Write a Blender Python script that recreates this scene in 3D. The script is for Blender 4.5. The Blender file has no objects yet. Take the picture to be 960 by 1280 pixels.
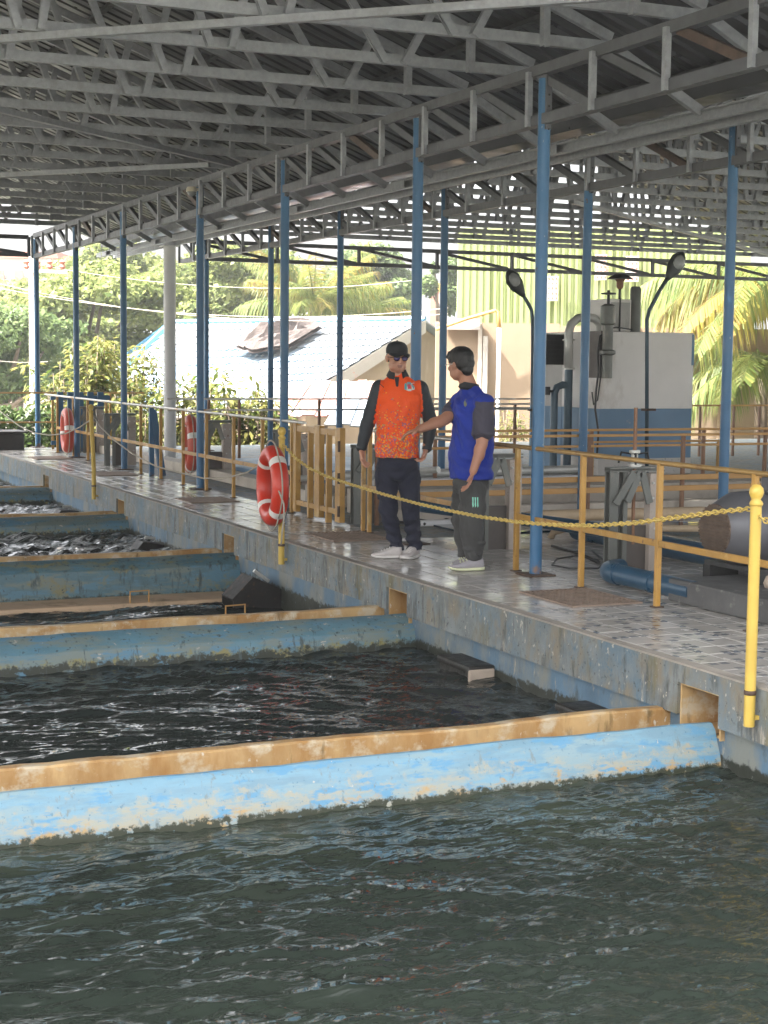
import bpy, math, random
import numpy as np
from mathutils import Vector, Matrix, Euler
from mathutils.bvhtree import BVHTree

random.seed(7)
rng = np.random.default_rng(7)
C = bpy.context.scene.collection
R = math.radians

# ------------------------------------------------------------------ camera
FPX, CX, CY = 1990.0, 480.0, 640.0          # focal length and centre of the 960 x 1280 photograph
def _ray(x, y): return np.array([x - CX, y - CY, FPX])
_Y = _ray(-408, 442); _Y /= np.linalg.norm(_Y)
_X = _ray(5000, 498); _X -= _Y * _X.dot(_Y); _X /= np.linalg.norm(_X)
_Z = np.cross(_X, _Y)
if _Z[1] > 0: _Z = -_Z
ROT = np.array([_X, _Y, _Z])
EYE = np.array([0.0, 0.0, 1.55])
cam_d = bpy.data.cameras.new('camera'); cam = bpy.data.objects.new('camera', cam_d); C.objects.link(cam)
cam_d.sensor_fit = 'HORIZONTAL'; cam_d.sensor_width = 36.0; cam_d.lens = 36.0 * FPX / 960.0
cam_d.clip_start = 0.1; cam_d.clip_end = 2000
_m = Matrix.Identity(4)
for i in range(3):
    _m[i][0] = ROT[i][0]; _m[i][1] = -ROT[i][1]; _m[i][2] = -ROT[i][2]; _m[i][3] = EYE[i]
cam.matrix_world = _m
bpy.context.scene.camera = cam

# ------------------------------------------------------------------ world and sun
SUN_DIR = Vector((-0.80, 0.06, 1.05)).normalized()      # towards the sun
world = bpy.data.worlds.new('World'); bpy.context.scene.world = world; world.use_nodes = True
nt = world.node_tree; bg = nt.nodes['Background']
sky = nt.nodes.new('ShaderNodeTexSky'); sky.sky_type = 'NISHITA'; sky.sun_disc = False
sky.sun_elevation = math.asin(SUN_DIR.z)
sky.sun_rotation = math.atan2(SUN_DIR.x, SUN_DIR.y)
sky.air_density = 1.0; sky.dust_density = 8.0; sky.ozone_density = 1.0
hs_ = nt.nodes.new('ShaderNodeHueSaturation'); hs_.inputs['Saturation'].default_value = .2      # thin white cloud over the blue
nt.links.new(sky.outputs[0], hs_.inputs['Color']); nt.links.new(hs_.outputs[0], bg.inputs[0]); bg.inputs[1].default_value = 0.15
sun_d = bpy.data.lights.new('sun', 'SUN'); sun_d.energy = 4.3; sun_d.angle = R(1.0); sun_d.color = (1, .96, .89)
sun = bpy.data.objects.new('sun', sun_d); C.objects.link(sun)
sun.rotation_euler = SUN_DIR.to_track_quat('Z', 'Y').to_euler()
vs = bpy.context.scene.view_settings
bpy.context.scene.display_settings.display_device = 'sRGB'
vs.view_transform = 'Standard'; vs.look = 'None'; vs.exposure = 2.75; vs.gamma = 1; vs.use_curve_mapping = False
try:
    cy = bpy.context.scene.cycles
    cy.max_bounces = 8; cy.diffuse_bounces = 5; cy.glossy_bounces = 4; cy.caustics_reflective = False; cy.caustics_refractive = False
    cy.sample_clamp_indirect = 6
except Exception: pass

# ------------------------------------------------------------------ points from the photograph
def _dir(x, y): return ROT @ _ray(x, y)
def gz(x, y, z=0.0):
    v = _dir(x, y); return EYE + v * ((z - EYE[2]) / v[2])
def gx(x, y, X):
    v = _dir(x, y); return EYE + v * (X / v[0])
def gy(x, y, Y):
    v = _dir(x, y); return EYE + v * (Y / v[1])
def at(x, y, depth): return EYE + _dir(x, y) * (depth / FPX)      # depth metres in front of the camera
RIGHT = np.array([ROT[0][0], ROT[1][0], 0.0]); RIGHT /= np.linalg.norm(RIGHT)
AWAY = np.array([ROT[0][2], ROT[1][2], 0.0]); AWAY /= np.linalg.norm(AWAY)
UP = np.array([0, 0, 1.0])

# ------------------------------------------------------------------ object helpers
ORG = {}
def tag(o, label=None, cat=None, group=None, kind=None):
    if label: o['label'] = label
    if cat: o['category'] = cat
    if group: o['group'] = group
    if kind: o['kind'] = kind
    return o
def thing(name, label, cat, loc=(0, 0, 0), group=None):
    o = bpy.data.objects.new(name, None); C.objects.link(o); o.empty_display_size = .2
    o.location = Vector(loc); ORG[o.name] = np.array(loc, float)
    return tag(o, label, cat, group)
def copy_tree(o, parent=None):
    c = o.copy(); C.objects.link(c); c.parent = parent
    if parent: c.matrix_parent_inverse = o.matrix_parent_inverse.copy()
    ORG[c.name] = ORG.get(o.name, np.zeros(3))
    for ch in list(o.children): copy_tree(ch, c)
    return c
def dup(o, loc, label=None):
    c = copy_tree(o); c.location = Vector(loc); ORG[c.name] = np.array(loc, float)
    if label: c['label'] = label
    return c

class MB:
    def __init__(s): s.v = []; s.f = []; s.m = []; s.mi = 0
    def add(s, vs, fs):
        b = len(s.v); s.v.extend([tuple(map(float, p)) for p in vs])
        s.f.extend([tuple(b + i for i in f) for f in fs]); s.m.extend([s.mi] * len(fs)); return s
    def box(s, x0, y0, z0, x1, y1, z1):
        if x1 < x0: x0, x1 = x1, x0
        if y1 < y0: y0, y1 = y1, y0
        if z1 < z0: z0, z1 = z1, z0
        return s.add([(x0,y0,z0),(x1,y0,z0),(x1,y1,z0),(x0,y1,z0),(x0,y0,z1),(x1,y0,z1),(x1,y1,z1),(x0,y1,z1)],
                     [(0,3,2,1),(4,5,6,7),(0,1,5,4),(1,2,6,5),(2,3,7,6),(3,0,4,7)])
    def sweep(s, p, q, prof, up=(0,0,1), caps=True):
        """extrude the closed 2-D profile (side, up) from p to q"""
        p = np.array(p, float); q = np.array(q, float); d = q - p; d /= np.linalg.norm(d)
        u = np.array(up, float)
        if abs(d.dot(u) / np.linalg.norm(u)) > .99: u = np.array([1.0, 0, 0]) if abs(d[0]) < .9 else np.array([0, 1.0, 0])
        sd = np.cross(d, u); sd /= np.linalg.norm(sd); u = np.cross(sd, d)
        n = len(prof)
        vs = [p + sd * a + u * b for a, b in prof] + [q + sd * a + u * b for a, b in prof]
        fs = [(i, (i + 1) % n, n + (i + 1) % n, n + i) for i in range(n)]
        if caps: fs += [tuple(range(n - 1, -1, -1)), tuple(range(n, 2 * n))]
        return s.add(vs, fs)
    def bar(s, p, q, w, h, up=(0,0,1)):
        return s.sweep(p, q, [(-w/2,-h/2),(w/2,-h/2),(w/2,h/2),(-w/2,h/2)], up)
    def chan(s, p, q, w, h, up=(0,0,1), t=.004, side=1):
        """lipped C channel, web on one side"""
        l = min(.014, h * .3)
        pr = [(-w/2,-h/2),(w/2,-h/2),(w/2,-h/2+l),(w/2-t,-h/2+l),(w/2-t,-h/2+t),(-w/2+t,-h/2+t),
              (-w/2+t,h/2-t),(w/2-t,h/2-t),(w/2-t,h/2-l),(w/2,h/2-l),(w/2,h/2),(-w/2,h/2)]
        if side < 0: pr = [(-a, b) for a, b in pr][::-1]
        p = np.array(p, float); q = np.array(q, float)
        d = q - p; d /= np.linalg.norm(d); u = np.array(up, float)
        if abs(d.dot(u)) > .99: u = np.array([1.0, 0, 0])
        sd = np.cross(d, u); sd /= np.linalg.norm(sd); u = np.cross(sd, d); n = 12
        vs = [p + sd*a + u*b for a, b in pr] + [q + sd*a + u*b for a, b in pr]
        fs = [(i, (i+1) % n, n + (i+1) % n, n + i) for i in range(n)]
        # end caps as quads of the C
        for o in (0, n):
            k = [(0,1,4,5),(1,2,3,4),(0,5,6,11),(11,6,7,10),(10,7,8,9)]
            fs += [tuple(o + i for i in (kk if o else kk[::-1])) for kk in k]
        return s.add(vs, fs)
    def tube(s, pts, r, n=8, closed=False, caps=True):
        P = [np.array(p, float) for p in pts]; m = len(P)
        rr = r if hasattr(r, '__len__') else [r] * m
        ref = None; rings = []
        for i in range(m):
            if closed: d = P[(i+1) % m] - P[i-1]
            else: d = P[min(i+1, m-1)] - P[max(i-1, 0)]
            d = d / (np.linalg.norm(d) + 1e-12)
            if ref is None:
                ref = np.array([0, 0, 1.0]) if abs(d[2]) < .9 else np.array([1.0, 0, 0])
            a = np.cross(d, ref); a /= np.linalg.norm(a) + 1e-12; b = np.cross(a, d); ref = b
            rings.append([P[i] + rr[i] * (a * math.cos(t) + b * math.sin(t)) for t in [2*math.pi*k/n for k in range(n)]])
        vs = [p for rg in rings for p in rg]; fs = []
        for i in range(m if closed else m - 1):
            j = (i + 1) % m
            for k in range(n):
                l = (k + 1) % n; fs.append((i*n+l, i*n+k, j*n+k, j*n+l))
        if caps and not closed: fs += [tuple(range(n)), tuple(range((m-1)*n + n - 1, (m-1)*n - 1, -1))]
        return s.add(vs, fs)
    def lathe(s, prof, c, n=20, axis='z'):
        c = np.array(c, float); vs = []; fs = []; m = len(prof)
        for r, h in prof:
            for k in range(n):
                t = 2*math.pi*k/n; a, b = r*math.cos(t), r*math.sin(t)
                vs.append(c + np.array({'z': (a,b,h), 'x': (h,a,b), 'y': (b,h,a)}[axis]))
        for i in range(m-1):
            for k in range(n):
                l = (k+1) % n; fs.append((i*n+k, i*n+l, (i+1)*n+l, (i+1)*n+k))
        fs += [tuple(range(n-1,-1,-1)), tuple(range((m-1)*n, m*n))]
        return s.add(vs, fs)
    def rings(s, rg, caps=True):
        n = len(rg[0]); vs = [p for r in rg for p in r]; fs = []
        for i in range(len(rg)-1):
            for k in range(n):
                l = (k+1) % n; fs.append((i*n+k, i*n+l, (i+1)*n+l, (i+1)*n+k))
        if caps: fs += [tuple(range(n-1,-1,-1)), tuple(range((len(rg)-1)*n, len(rg)*n))]
        return s.add(vs, fs)
    def build(s, name, mat, parent=None, smooth=False, bev=0, sharp=None):
        me = bpy.data.meshes.new(name)
        org = ORG.get(parent.name, np.zeros(3)) if parent else np.zeros(3)
        V = np.array(s.v, float) - org if len(s.v) else np.zeros((0, 3))
        me.from_pydata(V.tolist(), [], s.f)
        for mm in (mat if isinstance(mat, (list, tuple)) else [mat]): me.materials.append(mm)
        if isinstance(mat, (list, tuple)): me.polygons.foreach_set('material_index', s.m)
        if smooth:
            me.polygons.foreach_set('use_smooth', [True] * len(me.polygons))
        me.update()
        o = bpy.data.objects.new(name, me); C.objects.link(o)
        if parent: o.parent = parent
        ORG[o.name] = org
        if smooth and sharp is not None:
            me.set_sharp_from_angle(angle=R(sharp))
        if bev:
            b = o.modifiers.new('edge', 'BEVEL'); b.width = bev; b.segments = 2; b.limit_method = 'ANGLE'; b.angle_limit = R(40); b.harden_normals = False
        return o
def struct(o, label=None): return tag(o, label, None, None, 'structure')

# ------------------------------------------------------------------ materials
def mat(name, base, rough=.5, metal=0.0, var=.12, vs_=3.0, bump=.15, bs=60.0, bd=.004, stains=(), spec=.5, obj=False, stretch=(1,1,1), rvar=.1, coat=0):
    """paint, concrete, steel...: colour varied by noise, stains = (colour, scale, lo, hi, (sx,sy,sz), (z0,z1) or None)"""
    m = bpy.data.materials.new(name); m.use_nodes = True; t = m.node_tree; N = t.nodes; L = t.links
    b = N['Principled BSDF']; b.inputs['Metallic'].default_value = metal; b.inputs['Specular IOR Level'].default_value = spec
    if coat: b.inputs['Coat Weight'].default_value = coat; b.inputs['Coat Roughness'].default_value = .15
    if obj:
        tc = N.new('ShaderNodeTexCoord'); pos = tc.outputs['Object']
    else:
        ge = N.new('ShaderNodeNewGeometry'); pos = ge.outputs['Position']
    def mapped(sc):
        mp = N.new('ShaderNodeMapping'); mp.inputs['Scale'].default_value = sc; L.new(pos, mp.inputs['Vector']); return mp.outputs[0]
    def noise(sc, det=6, st=(1,1,1), ro=.6):
        n = N.new('ShaderNodeTexNoise'); n.inputs['Scale'].default_value = sc; n.inputs['Detail'].default_value = det; n.inputs['Roughness'].default_value = ro
        L.new(mapped(st), n.inputs['Vector']); return n.outputs['Fac']
    def rampv(src, lo, hi, a=0., c=1.):
        r = N.new('ShaderNodeMapRange'); r.inputs[1].default_value = lo; r.inputs[2].default_value = hi; r.inputs[3].default_value = a; r.inputs[4].default_value = c
        r.clamp = True; L.new(src, r.inputs[0]); return r.outputs[0]
    def mix(f, a, c):
        x = N.new('ShaderNodeMix'); x.data_type = 'RGBA'; L.new(f, x.inputs[0])
        for i, w in ((6, a), (7, c)):
            if isinstance(w, tuple): x.inputs[i].default_value = w + (1,)
            else: L.new(w, x.inputs[i])
        return x.outputs[2]
    n1 = noise(vs_, 8, stretch)
    col = mix(rampv(n1, .3, .7), tuple(max(0, c*(1-var)) for c in base), tuple(min(1, c*(1+var)) for c in base))
    for st in stains:
        c_, sc, lo, hi, stt, zr = (tuple(st) + (None,))[:6]
        f = rampv(noise(sc, 9, stt, .65), lo, hi)
        if zr:
            sp = N.new('ShaderNodeSeparateXYZ'); L.new(pos, sp.inputs[0])
            # band: full below z0, none above z1, edge broken by noise
            nz = noise(sc * 1.7, 10, (1, 1, 1), .68); 
            ad = N.new('ShaderNodeMath'); ad.operation = 'MULTIPLY_ADD'; L.new(nz, ad.inputs[0]); ad.inputs[1].default_value = -(abs(zr[1]-zr[0])*2.4); L.new(sp.outputs[2], ad.inputs[2])
            ad2 = N.new('ShaderNodeMath'); ad2.operation = 'ADD'; L.new(ad.outputs[0], ad2.inputs[0]); ad2.inputs[1].default_value = abs(zr[1]-zr[0])*1.2
            zm = (zr[0]+zr[1])/2; zw = abs(zr[1]-zr[0])*.16; zf = rampv(ad2.outputs[0], zm - zw, zm + zw, 1., 0.)
            ml = N.new('ShaderNodeMath'); ml.operation = 'MULTIPLY'; L.new(f, ml.inputs[0]); L.new(zf, ml.inputs[1]); f = ml.outputs[0]
        col = mix(f, col, c_)
    L.new(col, b.inputs['Base Color'])
    L.new(rampv(noise(vs_*2.3, 5), .3, .7, max(0.02, rough-rvar), min(1, rough+rvar)), b.inputs['Roughness'])
    if bump:
        bp = N.new('ShaderNodeBump'); bp.inputs['Strength'].default_value = bump; bp.inputs['Distance'].default_value = bd
        L.new(noise(bs, 6, stretch), bp.inputs['Height']); L.new(bp.outputs[0], b.inputs['Normal'])
    return m

BLUE = (.055, .20, .43)
M = {}
M['galv'] = mat('galvanised_steel', (.285,.295,.31), .48, .3, .16, 18, .1, 160, .002, [((.20,.195,.19), 5, .55, .8, (1,1,1))])
M['girder'] = mat('grey_girder_paint', (.09,.092,.098), .5, .25, .12, 6, .08, 120, .002, [((.17,.09,.05), 2.3, .66, .74, (1,1,1))])
M['rustbar'] = mat('rusty_girder_paint', (.075,.045,.03), .65, .1, .4, 8, .15, 90, .003)
M['sheet'] = mat('roof_sheet', (.05,.051,.054), .36, .4, .2, 1.2, 0, 20, .002, [((.04,.039,.038), 1.1, .5, .75, (.4,2,1))])
M['purlin'] = mat('dark_purlin', (.055,.055,.055), .5, .4, .15, 6, 0)
M['bluepost'] = mat('blue_post_paint', (.030,.118,.235), .38, 0, .12, 3, .1, 60, .002, [((.20,.25,.30), 22, .66, .70, (1,1,.6)), ((.10,.06,.04), 17, .66, .69, (1,1,.5)), ((.20,.11,.06), 12, .5, .66, (1,1,1), (.03,.12))], stretch=(1,1,.25))
M['whitepost'] = mat('white_pipe_paint', (.72,.72,.72), .5, 0, .08, 3, .05)
M['yellow'] = mat('yellow_rail_paint', (.42,.23,.05), .45, 0, .18, 5, .08, 80, .002, [((.17,.085,.04), 14, .60, .68, (1,1,.7)), ((.52,.36,.14), 7, .58, .7, (1,1,.5)), ((.07,.05,.045), 26, .66, .7, (1,1,1))])
M['yellowpole'] = mat('pale_yellow_paint', (.58,.40,.075), .42, 0, .1, 5, .06, 60, .002, [((.25,.15,.06), 10, .68, .76, (1,1,1))])
M['orangebar'] = mat('orange_bar_paint', (.52,.28,.085), .5, 0, .1, 4, .06, 60, .002, [((.3,.16,.07), 6, .66, .8, (1,1,1))])
M['rail'] = mat('worn_top_rail', (.46,.44,.40), .35, .55, .2, 6, .05, 80, .002, [((.35,.2,.09), 3, .55, .65, (1,1,1))])
M['rail_y'] = mat('worn_yellow_top_rail', (.42,.26,.09), .38, .3, .2, 6, .05, 80, .002, [((.22,.11,.05), 5, .55, .7, (1,1,1))])
M['brown'] = mat('brown_primer_post', (.22,.11,.055), .55, 0, .2, 6, .08)
M['conc'] = mat('weathered_concrete', (.33,.30,.26), .75, 0, .2, 2.5, .35, 45, .006, [((.16,.145,.125), 1.8, .5, .75, (1,1,1)), ((.46,.41,.34), 7, .62, .72, (1,1,1))])
M['conc_dark'] = mat('dark_plinth_concrete', (.10,.10,.10), .7, 0, .25, 3, .45, 35, .01, [((.26,.25,.23), 9, .6, .7, (1,1,1))])
M['conc_pale'] = mat('pale_concrete', (.50,.45,.38), .7, 0, .15, 2.5, .25, 45, .005, [((.3,.25,.2), 2.8, .5, .75, (1,1,1))])
M['deckface'] = mat('stained_deck_face', (.175,.195,.195), .62, 0, .25, 5, .5, 40, .008,
    [((.11,.17,.215), 1.7, .46, .62, (1,1,1.3)), ((.205,.18,.135), 6, .48, .62, (1,1,.5)), ((.075,.08,.078), 9, .54, .64, (1,1,.22)), ((.15,.13,.065), 5, .56, .68, (1,1,.3)), ((.42,.39,.33), 26, .62, .66, (1,1,.6)), ((.06,.065,.065), 38, .60, .66, (1,1,.8)), ((.09,.15,.195), 8, .60, .66, (1,1,1)), ((.33,.30,.25), 15, .64, .68, (1,1,.12))])
M['lowerwall'] = mat('blue_lower_wall', (.095,.165,.235), .55, 0, .25, 2, .35, 40, .006,
    [((.20,.21,.19), 3.1, .46, .62, (1,1,.5)), ((.33,.30,.24), 13, .62, .68, (1,1,.35)), ((.06,.075,.08), 7, .58, .68, (1,1,.4)), ((.025,.028,.02), 11, .32, .40, (1,1,1), (-.455,-.40))])
M['trough'] = mat('blue_trough_paint', (.19,.32,.40), .5, 0, .10, 3.4, .45, 30, .008,
    [((.20,.36,.46), 7, .46, .56, (.35,1,2.2)), ((.25,.36,.40), 9, .53, .60, (.3,1,1.6)), ((.37,.36,.29), 8, .40, .54, (.35,1,1.8), (-.47,-.29)), ((.13,.31,.47), 12, .54, .60, (.4,1,1.4)), ((.46,.31,.14), 11, .50, .58, (.5,1,1), (-.475,-.40)), ((.52,.49,.43), 30, .67, .70, (1,1,1)), ((.10,.22,.30), 45, .62, .67, (1,1,1)), ((.20,.26,.27), 24, .60, .66, (1,1,.2)), ((.035,.04,.022), 16, .36, .40, (.8,1,1), (-.485,-.432))])
M['trough2'] = mat('teal_trough_paint', (.11,.215,.265), .5, 0, .2, 3.4, .45, 30, .008,
    [((.18,.22,.20), 6, .46, .58, (.35,1,1.8)), ((.10,.225,.32), 7, .52, .60, (.4,1,1.5)), ((.42,.39,.33), 17, .63, .66, (.7,1,1)), ((.25,.22,.08), 9, .48, .58, (1,1,1), (-.47,-.38)), ((.03,.034,.022), 14, .36, .42, (.7,1,1), (-.48,-.40)), ((.05,.07,.07), 30, .62, .67, (1,1,1)), ((.06,.085,.085), 18, .58, .66, (1,1,.2))])
M['trough3'] = mat('dry_teal_trough_paint', (.085,.17,.205), .5, 0, .2, 3.4, .45, 30, .008,
    [((.16,.20,.18), 6, .46, .58, (.35,1,1.8)), ((.09,.20,.27), 7, .52, .60, (.4,1,1.5)), ((.20,.19,.10), 9, .54, .64, (.6,1,.7)), ((.05,.07,.07), 30, .62, .67, (1,1,1)), ((.05,.075,.08), 14, .56, .66, (1,1,.25)), ((.035,.045,.035), 13, .40, .48, (.8,1,1), (-.62,-.56))])
M['ochre'] = mat('iron_stained_wall', (.50,.33,.15), .6, 0, .22, 3, .4, 35, .006,
    [((.36,.19,.06), 3.4, .46, .62, (1,1,.35)), ((.55,.46,.32), 6.0, .52, .62, (.8,1,1)), ((.17,.11,.04), 7.5, .60, .70, (1,1,.25)), ((.60,.54,.44), 26, .64, .69, (1,1,.5))])
M['pinklip'] = mat('pink_stained_lip', (.55,.39,.25), .65, 0, .15, 3, .3, 35, .006, [((.25,.18,.1), 4, .56, .7, (1,1,1))])
M['ledge'] = mat('wet_black_ledge', (.018,.016,.013), .5, 0, .4, 5, .5, 30, .01, [((.06,.05,.035), 9, .6, .7, (1,1,1))])
M['ledgeend'] = mat('ledge_end_concrete', (.42,.34,.27), .7, 0, .2, 6, .4, 40, .006, [((.08,.07,.05), 8, .55, .65, (1,1,1))])
M['blackrust'] = mat('black_rusty_steel', (.014,.012,.011), .6, .2, .4, 8, .3, 60, .005, [((.085,.04,.02), 12, .58, .68, (1,1,1))])
M['gateframe'] = mat('grey_gate_steel', (.16,.165,.15), .5, .3, .15, 4, .1, 60, .003, [((.28,.25,.21), 5, .58, .7, (1,1,.4))])
M['gatepost'] = mat('rust_spotted_gate_post', (.42,.36,.31), .6, .2, .12, 5, .15, 60, .003, [((.14,.07,.05), 16, .64, .7, (1,1,1)), ((.25,.17,.13), 4, .6, .72, (1,1,.5))])
M['plate'] = mat('brown_gate_plate', (.10,.085,.075), .55, .2, .15, 5, .1)
M['bluepipe'] = mat('blue_pipe_paint', (.022,.07,.125), .35, 0, .12, 5, .05, 60, .002, [((.10,.09,.08), 9, .68, .76, (1,1,1))])
M['motor'] = mat('grey_motor_paint', (.105,.105,.115), .42, .1, .08, 4, .05, 60, .002, [((.10,.085,.07), 4, .62, .75, (1,1,1))])
M['grill'] = mat('rusty_fan_grille', (.115,.08,.058), .65, .2, .3, 20, .1)
M['dark'] = mat('near_black', (.015,.015,.016), .6, 0, .2, 5, 0)
M['white'] = mat('tank_white_paint', (.82,.79,.76), .55, 0, .05, 2, .1, 40, .003, [((.46,.40,.34), 1.6, .56, .75, (1,1,.5)), ((.10,.09,.085), 2.1, .76, .78, (1,1,1))])
M['tankblue'] = mat('tank_blue_paint', (.13,.24,.37), .5, 0, .08, 2, .1, 40, .003, [((.30,.33,.36), 6, .68, .76, (1,1,1))])
M['tankside'] = mat('tank_side_paint', (.45,.44,.42), .6, 0, .1, 2, .15, 40, .003, [((.22,.20,.18), 2.2, .55, .7, (1,1,.4))])
M['terrazzo'] = mat('spotted_base_tile', (.55,.52,.48), .5, 0, .06, 3, 0, 20, .002, [((.12,.11,.10), 14, .62, .65, (1,1,1))])
M['lamp'] = mat('dark_lamp_metal', (.05,.055,.055), .4, .3, .2, 6, .05)
M['lampglass'] = mat('lamp_glass', (.32,.33,.32), .15, 0, .1, 10, 0)
M['lamppole'] = mat('lamp_pole_paint', (.06,.10,.13), .45, .2, .15, 5, .05)
M['black'] = mat('black_rubber', (.02,.02,.02), .5, 0, .2, 5, .05)
M['hose'] = mat('beige_hose', (.48,.36,.23), .6, 0, .15, 6, .1, 40, .004)
M['grate'] = mat('rusty_grate', (.27,.20,.155), .65, .2, .25, 10, .25, 60, .003)
M['ring'] = mat('orange_red_ring', (.60,.035,.012), .38, 0, .06, 5, .04, 40, .002)
M['ringband'] = mat('white_ring_band', (.82,.79,.74), .45, 0, .05, 8, .05)
M['ring_old'] = mat('faded_red_ring', (.52,.075,.04), .45, 0, .1, 5, .04, 40, .002)
M['rope'] = mat('pale_rope', (.42,.38,.31), .8, 0, .15, 30, .2, 200, .002)
M['chain'] = mat('yellow_plastic_chain', (.58,.42,.11), .4, 0, .15, 20, .02)
M['cream'] = mat('cream_plastic', (.62,.56,.44), .4, 0, .06, 5, .02)
M['galvpipe'] = mat('pale_pipe', (.55,.55,.52), .4, .3, .1, 5, .05)
M['bark'] = mat('bark', (.16,.12,.085), .85, 0, .3, 6, .5, 30, .02)
M['soil'] = mat('ground', (.20,.19,.165), .9, 0, .3, .5, .5, 8, .03, [((.08,.12,.04), .7, .5, .65, (1,1,1))])
M['basin'] = mat('basin_concrete', (.10,.11,.10), .8, 0, .2, 1, 0)
M['tanwall'] = mat('tan_render', (.27,.195,.13), .85, 0, .12, .7, .2, 12, .01, [((.20,.14,.09), .9, .5, .7, (1,1,.2)), ((.31,.24,.175), 2.0, .6, .7, (1,1,.25))])
M['green'] = mat('green_wall_paint', (.25,.29,.11), .7, 0, .12, .5, .1, 12, .01, [((.29,.32,.11), .8, .5, .68, (1,1,.12)), ((.19,.28,.14), .8, .58, .68, (1,1,.05))])
M['ventblock'] = mat('vent_block', (.52,.48,.42), .8, 0, .1, 3, .1)
M['roofsheet'] = mat('pale_blue_roof', (.26,.31,.36), .5, .1, .06, .6, 0, 20, .002, [((.16,.29,.42), .35, .52, .66, (1,1,1)), ((.32,.33,.34), .5, .45, .6, (1,1,1))])
M['bluetrim'] = mat('blue_roof_trim', (.07,.22,.36), .5, 0, .1, 1, 0)
M['bargeboard'] = mat('pale_bargeboard', (.34,.30,.27), .6, 0, .1, 1, 0, 20, .002, [((.55,.12,.09), 1.1, .60, .64, (1,1,1))])
M['redroof'] = mat('faded_red_roof', (.33,.17,.14), .6, 0, .15, 1, 0, 20, .002, [((.40,.36,.34), 2.2, .5, .6, (1,1,1))])
M['brownjunk'] = mat('brown_tarpaulin', (.06,.045,.04), .8, 0, .3, 2, .6, 4, .1)
M['palebuild'] = mat('pale_building', (.40,.35,.32), .8, 0, .08, .5, 0)
M['redbrown'] = mat('red_brown_trim', (.33,.13,.09), .7, 0, .1, 1, 0)
M['hedgepot'] = mat('black_trough_tank', (.045,.04,.037), .6, 0, .3, 3, .2)
def leafmat(name, a, b_, c_=None, trans=.35):
    m = bpy.data.materials.new(name); m.use_nodes = True; t = m.node_tree; N = t.nodes; L = t.links
    b = N['Principled BSDF']; b.inputs['Roughness'].default_value = .5; b.inputs['Specular IOR Level'].default_value = .3
    ge = N.new('ShaderNodeNewGeometry')
    r = N.new('ShaderNodeValToRGB'); r.color_ramp.elements[0].color = a + (1,); r.color_ramp.elements[1].color = b_ + (1,)
    if c_: e = r.color_ramp.elements.new(.93); e.color = c_ + (1,); r.color_ramp.elements[1].position = .9
    L.new(ge.outputs['Random Per Island'], r.inputs[0])
    L.new(r.outputs[0], b.inputs['Base Color'])
    tr = N.new('ShaderNodeBsdfTranslucent'); L.new(r.outputs[0], tr.inputs[0])
    mx = N.new('ShaderNodeMixShader'); mx.inputs[0].default_value = trans
    L.new(b.outputs[0], mx.inputs[1]); L.new(tr.outputs[0], mx.inputs[2]); L.new(mx.outputs[0], N['Material Output'].inputs[0])
    return m
M['leaf_tree'] = leafmat('tree_leaves', (.10,.14,.04), (.23,.25,.08), None, .5)
M['leaf_tree2'] = leafmat('dark_tree_leaves', (.08,.125,.045), (.16,.21,.08), None, .5)
M['leaf_shrub'] = leafmat('shrub_leaves', (.06,.10,.02), (.17,.20,.05), (.22,.20,.06), .45)
M['leaf_palm'] = leafmat('palm_leaves', (.10,.15,.04), (.24,.24,.07), None, .5)
M['leaf_palmy'] = leafmat('yellow_palm_leaves', (.26,.24,.05), (.40,.34,.07), (.2,.13,.05), .5)
M['leaf_hedge'] = leafmat('hedge_leaves', (.03,.06,.015), (.08,.12,.03))

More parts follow.
